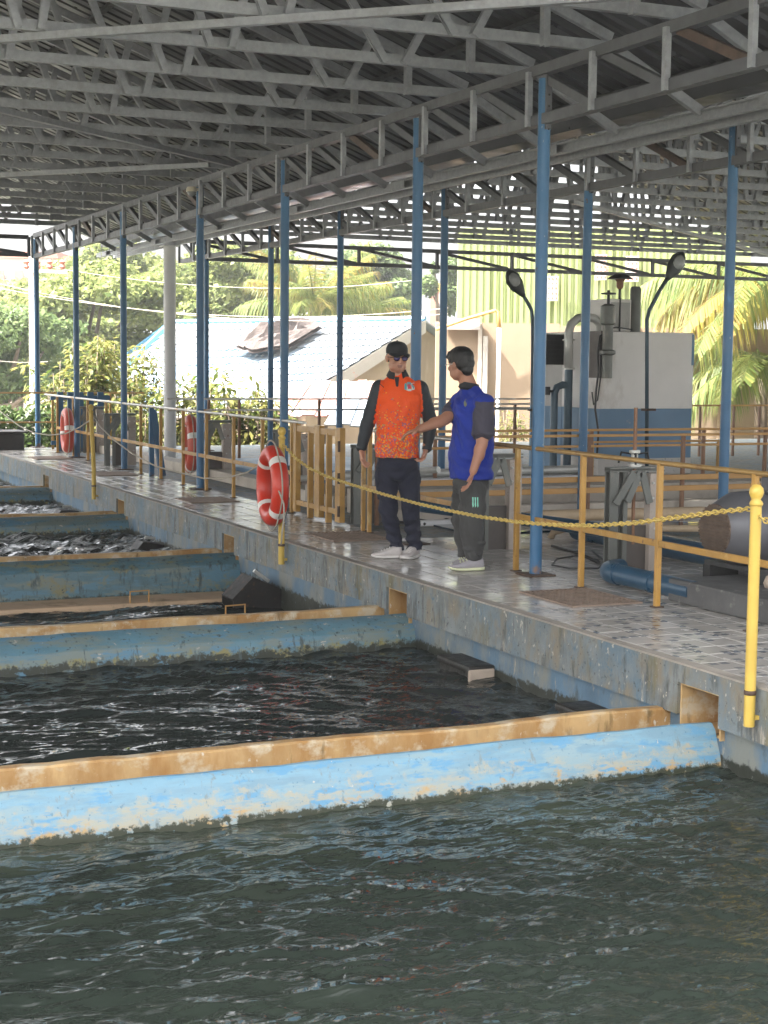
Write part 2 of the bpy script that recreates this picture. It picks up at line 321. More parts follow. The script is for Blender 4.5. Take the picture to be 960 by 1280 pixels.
def water_mat(name, deep, silt, bump=.5, sc=1.0, silt_amt=.6, ang=0.0, rough=.03, near=None):
    m = bpy.data.materials.new(name); m.use_nodes = True; t = m.node_tree; N = t.nodes; L = t.links
    b = N['Principled BSDF']; b.inputs['IOR'].default_value = 1.333; b.inputs['Roughness'].default_value = rough
    ge = N.new('ShaderNodeNewGeometry')
    def nz(scale, st, det=4, ro=.55, dist=0.):
        mp = N.new('ShaderNodeMapping'); mp.inputs['Scale'].default_value = st; mp.inputs['Rotation'].default_value = (0, 0, ang)
        L.new(ge.outputs['Position'], mp.inputs[0])
        n = N.new('ShaderNodeTexNoise'); n.inputs['Scale'].default_value = scale; n.inputs['Detail'].default_value = det; n.inputs['Roughness'].default_value = ro
        n.inputs['Distortion'].default_value = dist
        if dist > .8: n.noise_type = 'RIDGED_MULTIFRACTAL'; n.inputs['Detail'].default_value = 2.5; n.normalize = True
        L.new(mp.outputs[0], n.inputs['Vector']); return n.outputs['Fac']
    x = N.new('ShaderNodeMix'); x.data_type = 'RGBA'; x.inputs[6].default_value = deep + (1,); x.inputs[7].default_value = silt + (1,)
    mr = N.new('ShaderNodeMapRange'); mr.inputs[1].default_value = .45; mr.inputs[2].default_value = .8; mr.inputs[4].default_value = silt_amt
    L.new(nz(.8, (.6, 1.5, 1), 5), mr.inputs[0]); L.new(mr.outputs[0], x.inputs[0]); L.new(x.outputs[2], b.inputs['Base Color'])
    if near:                                       # silt stirred up along the wall
        sp = N.new('ShaderNodeSeparateXYZ'); L.new(ge.outputs['Position'], sp.inputs[0])
        m2 = N.new('ShaderNodeMapRange'); m2.interpolation_type = 'SMOOTHSTEP'; m2.inputs[1].default_value = near[0]; m2.inputs[2].default_value = near[1]; m2.inputs[4].default_value = .75; L.new(sp.outputs[1], m2.inputs[0])
        m3 = N.new('ShaderNodeMath'); m3.operation = 'MULTIPLY'; L.new(m2.outputs[0], m3.inputs[0])
        m5 = N.new('ShaderNodeMapRange'); m5.inputs[1].default_value = .35; m5.inputs[2].default_value = .62; L.new(nz(1.6, (.5, 1.3, 1), 6), m5.inputs[0]); L.new(m5.outputs[0], m3.inputs[1])
        m4 = N.new('ShaderNodeMath'); m4.operation = 'MAXIMUM'; L.new(mr.outputs[0], m4.inputs[0]); L.new(m3.outputs[0], m4.inputs[1]); L.new(m4.outputs[0], x.inputs[0])
    prev = None
    for scale, st, d, dist in ((3.2*sc, (.65,1.5,1), .05, .9), (7.5*sc, (.6,1.6,1), .026, 1.4), (19*sc, (.65,1.6,1), .0065, .7)):
        bp = N.new('ShaderNodeBump'); bp.inputs['Strength'].default_value = bump; bp.inputs['Distance'].default_value = d
        L.new(nz(scale, st, 3, .5, dist), bp.inputs['Height'])
        if prev: L.new(prev, bp.inputs['Normal'])
        prev = bp.outputs[0]
    L.new(prev, b.inputs['Normal'])
    return m
M['water'] = water_mat('murky_water', (.0165,.0225,.018), (.058,.070,.046), .75, .85, .06, near=(5.2, 6.6))
M['water2'] = water_mat('dark_fast_water', (.017,.022,.0205), (.03,.037,.032), .42, .8)
M['foam_glint_water'] = water_mat('sky_glint_foam_water', (.010,.013,.013), (.55,.57,.58), 1.0, 1.2, 1.0)  # white patches painted into the colour: bright sky reflections along with some foam
for _n in M['foam_glint_water'].node_tree.nodes:
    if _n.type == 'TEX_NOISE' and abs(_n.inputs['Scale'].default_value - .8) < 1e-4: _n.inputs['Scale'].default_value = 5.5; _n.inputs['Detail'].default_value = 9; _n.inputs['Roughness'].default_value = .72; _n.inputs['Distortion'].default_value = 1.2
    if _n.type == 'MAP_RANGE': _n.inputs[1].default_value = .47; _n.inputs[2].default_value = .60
M['stillwater'] = water_mat('still_basin_water', (.03,.05,.07), (.05,.07,.09), .05, .6)

def tile_mat():
    m = bpy.data.materials.new('deck_tile'); m.use_nodes = True; t = m.node_tree; N = t.nodes; L = t.links
    b = N['Principled BSDF']
    ge = N.new('ShaderNodeNewGeometry'); oi = N.new('ShaderNodeObjectInfo')
    def math_(op, a, c=None):
        n = N.new('ShaderNodeMath'); n.operation = op
        for i, v in enumerate((a, c)):
            if v is None: continue
            if isinstance(v, (int, float)): n.inputs[i].default_value = v
            else: L.new(v, n.inputs[i])
        return n.outputs[0]
    def noise(s, d=5, st=(1,1,1)):
        mp = N.new('ShaderNodeMapping'); mp.inputs['Scale'].default_value = st; L.new(ge.outputs['Position'], mp.inputs[0])
        n = N.new('ShaderNodeTexNoise'); n.inputs['Scale'].default_value = s; n.inputs['Detail'].default_value = d; L.new(mp.outputs[0], n.inputs['Vector']); return n.outputs['Fac']
    def rr(s, lo, hi, a=0., c=1.):
        r = N.new('ShaderNodeMapRange'); L.new(s, r.inputs[0])
        for i, v in zip((1,2,3,4), (lo,hi,a,c)): r.inputs[i].default_value = v
        return r.outputs[0]
    def mix(f, a, c):
        x = N.new('ShaderNodeMix'); x.data_type = 'RGBA'; L.new(f, x.inputs[0])
        for i, w in ((6,a),(7,c)):
            if isinstance(w, tuple): x.inputs[i].default_value = w + (1,)
            else: L.new(w, x.inputs[i])
        return x.outputs[2]
    col = mix(rr(noise(1.3, 6), .35, .68), (.39,.375,.35), (.49,.47,.44))
    col = mix(math_('MULTIPLY', oi.outputs['Random'], .4), col, (.34,.32,.29))
    # printed mosaic chips, five centimetres square
    sn = N.new('ShaderNodeVectorMath'); sn.operation = 'SNAP'; L.new(ge.outputs['Position'], sn.inputs[0]); sn.inputs[1].default_value = (.0667, .0667, 10)
    wn = N.new('ShaderNodeTexWhiteNoise'); wn.noise_dimensions = '2D'; L.new(sn.outputs[0], wn.inputs['Vector'])
    fr = N.new('ShaderNodeVectorMath'); fr.operation = 'SUBTRACT'; L.new(ge.outputs['Position'], fr.inputs[0]); L.new(sn.outputs[0], fr.inputs[1])
    fs = N.new('ShaderNodeSeparateXYZ'); L.new(fr.outputs[0], fs.inputs[0])
    inside = math_('MULTIPLY', math_('LESS_THAN', fs.outputs[0], .050), math_('LESS_THAN', fs.outputs[1], .046))
    chip = math_('MULTIPLY', math_('GREATER_THAN', wn.outputs['Value'], .70), inside)
    sp = N.new('ShaderNodeSeparateXYZ'); L.new(ge.outputs['Position'], sp.inputs[0])
    fade = math_('MULTIPLY', rr(sp.outputs[1], 8.2, 10.0, 1., .12), rr(noise(2.2, 5), .35, .55, .25, 1.))
    col = mix(math_('MULTIPLY', chip, fade), col, (.10,.12,.145))
    col = mix(rr(noise(1.9, 8), .57, .78, 0, .35), col, (.25,.215,.175))
    L.new(col, b.inputs['Base Color'])
    L.new(rr(noise(3.1, 6), .3, .7, .12, .32), b.inputs['Roughness'])
    bp = N.new('ShaderNodeBump'); bp.inputs['Strength'].default_value = .12; bp.inputs['Distance'].default_value = .004
    L.new(noise(25, 4), bp.inputs['Height']); L.new(bp.outputs[0], b.inputs['Normal'])
    return m
M['tile'] = tile_mat()
# light haze in the air: one box round everything
HZ = bpy.data.materials.new('haze_air'); HZ.use_nodes = True; _t = HZ.node_tree; _t.nodes.remove(_t.nodes['Principled BSDF'])
_v = _t.nodes.new('ShaderNodeVolumePrincipled'); _v.inputs['Color'].default_value = (.93,.95,.97,1); _v.inputs['Density'].default_value = .0010; _v.inputs['Anisotropy'].default_value = .2
_t.links.new(_v.outputs[0], _t.nodes['Material Output'].inputs['Volume'])
_b = MB(); _b.box(-560,-560,-3.6,560,560,13); tag(_b.build('haze', HZ), 'thin bright haze in the air', None, None, 'stuff')

# ================================================================== SETTING
XD, XA, XB = 4.75, 5.72, 8.30             # deck edge, first and second rows of posts
YA = [10.11, 12.22, 15.4, 18.27, 21.8, 24.66, 27.6]
YB = [11.4, 13.76, 16.98, 20.18, 22.94, 26.15]
ZW = -.485
TR = [6.64, 10.38, 14.25, 18.25, 22.35]    # near lips of the collecting troughs
END = 27.7                                 # far end of the platform

# ground outside, one sheet to the horizon
b = MB(); G = 540
b.add([(-G,-G,-2.6),(G,-G,-2.6),(G,G,-2.6),(-G,G,-2.6)], [(0,1,2,3)])
struct(b.build('ground', M['soil']))
# basin floor and outer walls
b = MB(); b.box(-8.0,-3,-2.55,XD+.3,END+.2,-1.6)
struct(b.build('basin_floor', M['basin']))
b = MB(); b.box(-8.5,-3,-2.5,-8.0,END+.2,.0); b.box(-8.0,END+.0,-2.5,XD+.05,END+.3,-.05)
struct(b.build('basin_wall', M['deckface']))
b = MB(); b.box(-8.0,-3,-1.6,XD,.9,.0)
struct(b.build('near_walkway', M['conc']))

# deck with the outlet notches cut into its face
NW, NZ0, NZ1 = .36, -.345, -.105
notches = [(y - .13, y - .13 + NW) for y in TR]
deck = MB()
edges = [-3.0] + [v for n in notches for v in n] + [END]
for i in range(0, len(edges) - 1):
    y0, y1 = edges[i], edges[i+1]
    if i % 2 == 0: deck.box(XD, y0, -.275, XD + .55, y1, -.012)
    else: deck.box(XD, y0, NZ1, XD + .55, y1, -.012)
deck.box(XD + .55, -3, -.4, 27, END, -.012)
do = struct(deck.build('deck', M['deckface']))
b = MB()
for i in range(0, len(edges) - 1):
    y0, y1 = edges[i], edges[i+1]
    b.box(XD + .045, y0, -2.4, XD + .549, y1, -.2755 if i % 2 == 0 else NZ0)
o = b.build('lower_wall', M['lowerwall'], do)
for y0, y1 in notches:
    b = MB(); b.box(XD + .02, y0+.001, NZ0+.001, XD + .54, y0 + .012, NZ1-.001); b.box(XD + .02, y1 - .012, NZ0+.001, XD + .54, y1-.001, NZ1-.001)
    b.box(XD + .53, y0 + .012, NZ0+.001, XD + .545, y1 - .012, NZ1-.001); b.box(XD + .05, y0 + .012, NZ0+.001, XD + .53, y1 - .012, NZ0 + .012)
    b.box(XD + .02, y0 + .012, NZ1-.013, XD + .53, y1 - .012, NZ1-.002)
    b.build('notch_lining', M['ochre'], do)
# concrete nosing along the deck edge
b = MB(); ys = np.arange(-3, END, .25)
for k in range(len(ys)-1):
    w0 = .075 + .012*math.sin(ys[k]*3.1) ; b.box(XD + .003, ys[k], -.011, XD + w0, ys[k+1], -.001)
b.build('edge_nosing', M['conc'], do)

# floor tiles, twenty centimetres square
T0 = XD + .08
def tile_mesh(s=.2, gap=.0035, ch=.004):
    a = s/2 - gap; i = a - ch
    me = bpy.data.meshes.new('tile')
    v = [(-a,-a,-.012),(a,-a,-.012),(a,a,-.012),(-a,a,-.012),(-a,-a,-.003),(a,-a,-.003),(a,a,-.003),(-a,a,-.003),(-i,-i,0),(i,-i,0),(i,i,0),(-i,i,0)]
    f = [(0,1,5,4),(1,2,6,5),(2,3,7,6),(3,0,4,7),(4,5,9,8),(5,6,10,9),(6,7,11,10),(7,4,8,11),(8,9,10,11)]
    me.from_pydata(v, [], f); me.materials.append(M['tile']); return me
tm = tile_mesh()
cells = [(T0 + .1 + .2*i, 4.1 + .2*j) for i in range(5) for j in range(118)]
near = sorted([c for c in cells if c[1] > 5.5], key=lambda c: c[1])[:300]
for x, y in near:
    o = bpy.data.objects.new('tile', tm); C.objects.link(o); o.parent = do
    o.location = (x, y, random.uniform(-.0012, .0008)); o.rotation_euler = (R(random.gauss(0,.22)), R(random.gauss(0,.22)), R(random.gauss(0,.15)))
nearset = set(near)
rest = MB()
V0 = [v.co for v in tm.vertices]; F0 = [tuple(p.vertices) for p in tm.polygons]
others = [c for c in cells if c not in nearset] + [(T0 + .1 + .2*i, 4.1 + .2*j) for i in range(5, 17) for j in range(0, 43)]
for x, y in others:
    mt = Matrix.Translation((x, y, random.uniform(-.0012, .0008))) @ Euler((R(random.gauss(0,.2)), R(random.gauss(0,.2)), R(random.gauss(0,.15)))).to_matrix().to_4x4()
    rest.add([mt @ v for v in V0], F0)
tag(rest.build('floor_tiles', M['tile'], do), kind='stuff')

# water, one sheet per basin with real waves
def waves(X, Y, amp, seed, L0=.9, pw=.8):
    r = np.random.default_rng(seed); Z = np.zeros_like(X)
    wx = .25*np.sin(1.3*Y + 1) + .2*np.sin(.9*X - .6*Y); wy = .25*np.sin(1.1*X + 2) + .15*np.sin(2.1*Y + X)
    for k in range(38):
        L = L0 * .91**k; a = amp * (L / L0)**.85
        th = r.normal(1.25, .55); kx, ky = math.cos(th)*2*math.pi/L, math.sin(th)*2*math.pi/L
        ph = kx*(X + wx) + ky*(Y + wy) + r.uniform(0, 6.28)
        env = .55 + .45*np.sin(X*r.uniform(.3, 1.3) + Y*r.uniform(.3, 1.3) + r.uniform(0, 6.28))
        Z += a * env * (1 - 2*np.abs(np.sin(ph/2))**pw)
    return Z - Z.mean()
def water(x0, x1, y0, y1, z, res, amp, seed, m, hump=None, L0=.9, pw=.8):
    nx, ny = int((x1-x0)/res), int((y1-y0)/res)
    X, Y = np.meshgrid(np.linspace(x0, x1, nx), np.linspace(y0, y1, ny))
    Z = z + waves(X, Y, amp, seed, L0, pw)
    if hump is not None: Z = Z + hump(X, Y)
    V = np.stack([X.ravel(), Y.ravel(), Z.ravel()], 1)
    I = np.arange(nx*ny).reshape(ny, nx)
    F = np.stack([I[:-1,:-1].ravel(), I[:-1,1:].ravel(), I[1:,1:].ravel(), I[1:,:-1].ravel()], 1)
    me = bpy.data.meshes.new('water')
    me.vertices.add(len(V)); me.vertices.foreach_set('co', V.ravel().astype(np.float32))
    me.loops.add(F.size); me.loops.foreach_set('vertex_index', F.ravel().astype(np.int32))
    me.polygons.add(len(F)); me.polygons.foreach_set('loop_start', np.arange(0, F.size, 4, dtype=np.int32)); me.polygons.foreach_set('loop_total', np.full(len(F), 4, dtype=np.int32))
    me.polygons.foreach_set('use_smooth', np.ones(len(F), bool)); me.materials.append(m); me.update(); me.validate()
    o = bpy.data.objects.new('water', me); C.objects.link(o); struct(o)
water(-3.0, XD + .1, .9, TR[0] + .0, ZW, .022, .0062, 3, M['water'], L0=.42, pw=1.1)
water(-3.0, XD + .1, TR[0] + .3, TR[1] + .0, ZW, .024, .0085, 5, M['water2'], L0=.6, pw=1.5)
def hump(X, Y): return .10*np.exp(-((X-3.9)/.9)**2 - ((Y-12.9)/.45)**2)
water(-3.0, XD + .1, TR[1] + .3, TR[2] + .0, ZW - .17, .03, .012, 6, M['water2'], hump, pw=1.4)
water(-3.0, XD + .1, TR[2] + .3, TR[3] + .0, ZW, .05, .024, 7, M['foam_glint_water'])
water(-3.0, XD + .1, TR[3] + .3, TR[4] + .0, ZW, .06, .024, 8, M['foam_glint_water'])
water(-3.0, XD + .1, TR[4] + .3, END + .05, ZW, .08, .02, 9, M['foam_glint_water'])

# ------------------------------------------------------------------ collecting troughs
tl = ['bright blue painted collecting trough with ochre inner wall, nearest in the water',
      'blue trough with flaking cream paint, second from the front, below the two men',
      'teal trough behind a low pink stained lip, third from the front',
      'dark teal trough beyond the white water, fourth from the front',
      'farthest dark teal trough in the water, by the fifth outlet']
for i, y in enumerate(TR):
    t = thing('collecting_trough', tl[i], 'water trough', (XD - .1, y, ZW - .6), 'collecting troughs across the basins')
    x0, x1 = -7.99, XD + .044
    xs = np.arange(x0, x1 + .001, .12)
    xs[-1] = x1
    def wall(prof, jit, seed):
        r = np.random.default_rng(seed); rg = []
        jz = np.convolve(r.normal(0, jit, len(xs) + 8), np.ones(5)/5, 'valid')[:len(xs)]*1.6
        jy = np.convolve(r.normal(0, jit, len(xs) + 8), np.ones(5)/5, 'valid')[:len(xs)]*1.2
        for k, x in enumerate(xs):
            rg.append([np.array([x, y + a + jy[k], z + (jz[k] if top else 0)]) for a, z, top in prof])
        return MB().rings(rg)
    off = 0 if i == 0 else -.02
    nearp = [(0,-.27,1),(-.02,-.272,1),(-.05-.03*(i>0),-.30,1),(-.075-.05*(i>0),-.37-.01*(i>0),0),(-.10-.03*(i>0),-.43,0),(-.115-.03*(i>0),-.50,0),(-.12-.03*(i>0),-1.55,0),(.03,-1.55,0),(.03,-.28,1)]
    # drop the last lip step where the wall meets the deck
    if i > 0: nearp = [(0,-.27,1),(-.02,-.273,1),(-.145,-.335,1),(-.172,-.365,1),(-.185,-.43,0),(-.195,-.50,0),(-.20,-1.55,0),(.03,-1.55,0),(.03,-.28,1)]
    nearp = nearp[::-1]
    wall(nearp, .006, 10+i).build('near_wall', M['trough'] if i == 0 else M['trough3'] if i == 2 else M['trough2'], t, True, sharp=28)
    farp = [(.36,-.284,1),(.37,-.274,1),(.43,-.274,1),(.46,-.292,1),(.47,-1.55,0),(.355,-1.55,0)]
    wall(farp[::-1], .0055, 30+i).build('far_wall', M['ochre'], t, True, sharp=35)
    b = MB(); b.box(x0, y + .031, -.52, x1, y + .354, -.46); b.build('trough_floor', M['ochre'], t)
    if i == 2:
        b = MB(); b.box(x0, y - .66, -1.5, 4.62, y - .197, -.60); b.build('foot_lip', M['pinklip'], t, bev=.02)

# ------------------------------------------------------------------ ledge blocks and inlet hoods on the deck wall
def ledge(y0, y1, z, lab, x0=4.45):
    t = thing('inlet_ledge', lab, 'concrete ledge', (XD, (y0+y1)/2, z), 'wet ledge blocks on the basin wall')
    b = MB(); b.box(x0, y0, z - .045, XD + .05, y1, z); b.box(x0 + .02, y0 + .02, z - .5, XD + .05, y0 + .10, z - .046); b.build('slab', M['ledge'], t, bev=.015)
    b = MB(); b.box(x0 + .005, y0 - .012, z - .30, XD + .04, y0 + .018, z - .02); b.build('end_face', M['ledgeend'], t, bev=.01)
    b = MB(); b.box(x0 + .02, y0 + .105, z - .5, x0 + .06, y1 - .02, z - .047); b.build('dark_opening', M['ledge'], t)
p = gz(548, 818, -.38); ledge(8.98, 9.45, -.40, 'wet black ledge block with pale broken end, below the orange-shirted man', 4.60)
ledge(7.42, 7.85, -.40, 'wet black ledge block mostly hidden behind the nearest trough', 4.58)
def hood(y, lab, tilt, s=.62, dz=-.2):
    k0 = len(C.objects)
    t = thing('inlet_hood', lab, 'inlet hood', (XD - .05, y, -.5), 'rusty inlet hoods on the basin wall')
    L = .55*s; w = .42*s
    for dy in (0, w):
        b = MB(); pf = [(XD+.04,-.70),(XD+.04,-.28),(XD-L*.55,-.22+tilt),(XD-L,-.40+tilt),(XD-L,-.46+tilt),(XD-.1,-.72)]
        b.add([(x, y+dy+e, z) for e in (0, .02) for x, z in pf], [(0,1,2,3,4,5),(11,10,9,8,7,6)] + [(k,6+k,6+(k+1)%6,(k+1)%6) for k in range(6)])
        b.build('side_plate', M['blackrust'], t)
    b = MB(); b.add([(XD+.04,y,-.28),(XD+.04,y+w,-.28),(XD-L*.55,y+w,-.22+tilt),(XD-L*.55,y,-.22+tilt),(XD-L,y,-.40+tilt),(XD-L,y+w,-.40+tilt)] +
                     [(XD+.04,y,-.255),(XD+.04,y+w,-.255),(XD-L*.55,y+w,-.195+tilt),(XD-L*.55,y,-.195+tilt),(XD-L-.01,y,-.38+tilt),(XD-L-.01,y+w,-.38+tilt)],
                     [(0,1,2,3),(3,2,5,4),(6,9,8,7),(9,10,11,8),(0,3,9,6),(3,4,10,9),(1,7,8,2),(2,8,11,5),(4,5,11,10),(0,6,7,1)])
    b.build('flap', M['blackrust'], t)
    b = MB(); b.tube([(XD-.02,y+w*.5,-.2),(XD-L*.4,y+w*.5,-.16+tilt)], .018, 6); b.build('hinge_arm', M['galvpipe'], t)
    t.location.z += dz; ORG[t.name][2] += dz
hood(12.95, 'black rusty tilted inlet hood beside the third trough', .06, .72, -.19)
hood(16.6, 'dark inlet hood in the bright water before the fourth trough', -.02)
hood(20.6, 'small dark inlet hood in the farthest bright water', -.04)
for (px, py), lab in (((508, 748-0), 0), ):
    pass
for k, (x, y) in enumerate(((3.62, 13.62), (4.15, 12.55))):
    b = MB(); b.tube([(x,y,-.66),(x,y,-.50),(x+.17,y,-.495),(x+.17,y,-.66)], .008, 6)
    tag(b.build('step_loop', M['orangebar']), ['thin rusty wire loop standing on the pink lip', 'thin rusty wire loop beside the black tilted hood'][k], 'wire loop')

# ================================================================== ROOF
TY = [6.46 + 1.12*k for k in range(19)]
ZC = 3.76                                   # truss bottom chord
SL = .38                                    # roof slope
def zroof(x, X0, s): return 4.02 + SL * (X0 - x) * s
def truss(name, Y, xa, xr, sgn, lab, group):
    """half truss from the girder at xa to the ridge at xr and down the other side"""
    t = thing(name, lab, 'roof truss', (xa, Y, ZC), group)
    far = 2*xr - xa
    top = lambda x: 3.90 + SL * abs(abs(xa - xr) - abs(x - xr))
    # bottom chord, in two lengths with the kinked tail
    b = MB(); b.chan((xa + .36*sgn, Y, ZC), (far - .3*sgn, Y, ZC), .05, .075, side=sgn); b.build('bottom_chord', M['galv'], t)
    for s_, x1 in ((sgn, xa), (-sgn, far)):
        b = MB(); b.chan((xr, Y + .001, top(xr) + .06), (x1 + .36*s_, Y + .001, top(x1) - SL*.36 + .06), .045, .07, side=-1); b.build('top_chord', M['galv'], t)
        b = MB(); b.chan((x1 + .36*s_, Y, ZC + .012), (x1 + 1.13*s_, Y, 3.37), .045, .07, side=-1); b.build('tail', M['galv'], t)
        b = MB(); b.chan((x1 - .20*s_, Y - .05, ZC - .05), (x1 - .20*s_, Y - .05, top(x1 - .2*s_) + .09), .06, .05, (1,0,0)); b.build('end_stub', M['galv'], t)
    x = xa - .82*sgn; k = 0
    while (x - far) * sgn > .8:
        for dx, nm in ((-.60*sgn, 'web'), (.32*sgn, 'web')):
            xt = x + dx; zt = top(xt) + .07
            if (xt - xr)*sgn < .1 and (x - xr)*sgn > .1: xt = xr + .1*sgn; zt = top(xt) + .05
            b = MB(); b.chan((x + .075*math.copysign(1, dx), Y - .048, ZC - .03), (xt, Y - .048, zt), .055, .045, (0,1,0)); b.build(nm, M['galv'], t)
        x -= 1.335*sgn; k += 1
    return t
XRA, XRB = -1.2, 14.6
base_a = truss('roof_truss', TY[0], XA, XRA, 1, 'galvanised roof truss over the water basins', 'roof trusses over the water basins')
ORDN = ['first', 'second', 'third', 'fourth', 'fifth', 'sixth', 'seventh', 'eighth', 'ninth', 'tenth', 'eleventh', 'twelfth', 'thirteenth', 'fourteenth', 'fifteenth', 'sixteenth', 'seventeenth', 'eighteenth', 'farthest']
base_a['label'] = 'galvanised roof truss over the water, first counted from the camera end'
for k, y in enumerate(TY[1:]): dup(base_a, (XA, y, ZC), 'galvanised roof truss over the water, %s %s' % (ORDN[k+1], 'counted from the camera end' if k < 17 else 'against the trees'))
TYB = [6.46 + 1.12*k for k in range(19)]
base_b = truss('roof_truss', TYB[0], XB, XRB, -1, 'grey galvanised truss of the row above the pump area', 'roof trusses above the pump area')
base_b['label'] = 'grey roof truss above the pump area, first counted from the camera end'
for k, y in enumerate(TYB[1:]): dup(base_b, (XB, y, ZC), 'grey roof truss above the pump area, %s %s' % (ORDN[k+1], 'counted from the camera end' if k < 17 else 'next to the far cross girder'))

def roof(lab, xa, xr, sgn, y0, y1):
    t = thing('sheet_roof', lab, 'roof', (xr, (y0+y1)/2, 5.0))
    far = 2*xr - xa; zt = lambda d: 3.90 + SL*d + .155
    W = .76; n = int(round((y1 - y0)/W))
    for s_, x1 in ((sgn, xa), (-sgn, far)):
        span = abs(x1 - xr)
        xe = x1 + 1.18*s_; ze = zt(-1.18)
        prof = []
        for r_ in range(4):
            o_ = r_*.19
            prof += [(o_,0),(o_+.055,0),(o_+.075,.032),(o_+.105,.032),(o_+.125,0)]
        prof.append((.775,0))
        for k in range(n):
            y = y0 + k*W; vs = []; 
            xm = [xr, (xr + xe)/2, xe]; zm = [zt(span), (zt(span)+ze)/2, ze]
            for xx, zz in zip(xm, zm): vs += [(xx, y + a, zz + h + (.002 if k % 2 else 0)) for a, h in prof]
            m_ = len(prof); fs = [(r_*m_ + q, r_*m_ + q + 1, (r_+1)*m_ + q + 1, (r_+1)*m_ + q) for r_ in range(2) for q in range(m_-1)]
            o = MB().add(vs, fs).build('roof_sheet', M['sheet'], t)
            so = o.modifiers.new('thick', 'SOLIDIFY'); so.thickness = .003; so.offset = 1
        d = .15
        while d < span + 1.1:
            x = xe - s_*d; z = zt(abs(x - x1)*(1 if (x1 - x)*s_ > 0 else -1)) - .025
            b = MB(); b.sweep((x, y0, z), (x, y1, z), [(-.03,-.02),(.03,-.02),(.02,.018),(-.02,.018)]); b.build('purlin', M['purlin'], t)
            d += 1.0
    b = MB(); b.add([(xr-.2,y0,zt(span)-.02),(xr,y0,zt(span)+.06),(xr+.2,y0,zt(span)-.02),(xr-.2,y1,zt(span)-.02),(xr,y1,zt(span)+.06),(xr+.2,y1,zt(span)-.02),(xr,y0,zt(span)+.075),(xr,y1,zt(span)+.075)],
                    [(0,1,4,3),(1,2,5,4),(0,3,7,6),(6,7,5,2)]); b.build('ridge_cap', M['sheet'], t)
    return t
Y0R, Y1R = 3.74, 3.74 + .76*32
ra = roof('dark grey corrugated sheet roof over the water basins', XA, XRA, 1, Y0R, Y1R)
rb = roof('grey corrugated sheet roof above the pump area', XB, XRB, -1, Y0R, Y1R)

# eave beams and valley gutter between the two roofs
for x, lab in ((6.86, 'long pale grey eave beam under the roof edge over the walkway'), (7.16, 'grey eave beam along the edge of the pump area roof')):
    t = thing('eave_beam', lab, 'roof beam', (x, 15, 3.34))
    y = 5.9
    while y < 27.6:
        y1 = min(y + 3.06, 27.7)
        b = MB(); b.chan((x, y, 3.34), (x, y1 - .004, 3.34), .05, .09, side=(-1 if x < 7 else 1)); b.build('beam_length', M['galv'], t)
        b = MB(); b.box(x - .032, y1 - .16, 3.305, x - .0265, y1 + .16, 3.375); b.build('splice_plate', M['galv'], t)
        y = y1
t = thing('valley_gutter', 'sheet metal gutter in the valley between the two roofs', 'gutter', (7.0, 15, 3.4))
b = MB(); b.sweep((7.01,3.74,3.42),(7.01,27.8,3.42), [(-.125,.175),(-.12,.06),(.12,.06),(.125,.175),(.12,.175),(.115,.065),(-.115,.065),(-.12,.175)]); b.build('gutter_trough', M['sheet'], t)

# ------------------------------------------------------------------ lattice girders on the posts
def girder(name, lab, X, y0, y1, posts, step=.885, zt=3.625, zb=3.275):
    t = thing(name, lab, 'lattice girder', (X, (y0+y1)/2, zb))
    L = y1 - y0
    for z, nm in ((zt, 'top_chord'), (zb, 'bottom_chord')):
        y = y0; 
        while y < y1 - .05:
            e = min(y + 5.9, y1); b = MB(); b.chan((X, y, z), (X, e - .005, z), .075, .075, side=1); b.build(nm, M['girder'], t); y = e
    n = int(round(L/step)); st = L/n
    for k in range(n + 1):
        y = y0 + k*st
        b = MB(); b.chan((X - .045, y, zb - .035), (X - .045, y, zt + .0), .042, .04, (1,0,0)); b.build('upright', M['galv'], t)
        if k < n:
            ya, yb = y + .04, y + st - .06
            b = MB(); b.chan((X + .012, ya, zb + .0), (X + .012, yb, zt - .02), .05, .06, (0,0,1), side=1)
            b.build('diagonal', M['rustbar'] if (k*7 + int(X*3)) % 6 == 1 else M['girder'], t)
    return t
ga = girder('lattice_girder', 'long grey lattice girder on the blue posts along the walkway', XA, 5.9, YA[-1] + .1, YA)
gb = girder('lattice_girder', 'grey lattice girder on the second row of blue posts beyond the walkway', XB, 5.9, 27.6, YB, .87)
girder('lattice_girder', 'lattice girder on the far side of the water basins', 2*XRA - XA, 5.9, YA[-1] + .1, YA)
def cross_girder(lab, Y, x0, x1, zt=3.62, zb=3.32, step=1.62):
    t = thing('cross_girder', lab, 'lattice girder', ((x0+x1)/2, Y, zb))
    for z, nm in ((zt, 'top_chord'), (zb, 'bottom_chord')):
        b = MB(); b.chan((x0, Y, z), (x1, Y, z), .06, .07, side=-1); b.build(nm, M['girder'], t)
    n = int(round((x1-x0)/step)); st = (x1-x0)/n
    for k in range(n+1):
        b = MB(); b.chan((x0+k*st, Y-.04, zb-.03), (x0+k*st, Y-.04, zt), .05, .06, (0,1,0)); b.build('upright', M['girder'], t)
        if k < n: b = MB(); b.chan((x0+k*st+.06, Y+.005, zt-.02), (x0+(k+1)*st-.06, Y+.005, zb+.02), .05, .055, (0,0,1)); b.build('diagonal', M['girder'], t)
cross_girder('thin lattice girder across the far end above the pump area', 27.35, XB + .1, 21.2)
cross_girder('short lattice girder across the far end over the water', 27.75, -8.0, XA - .1, 3.6, 3.3, 2.1)

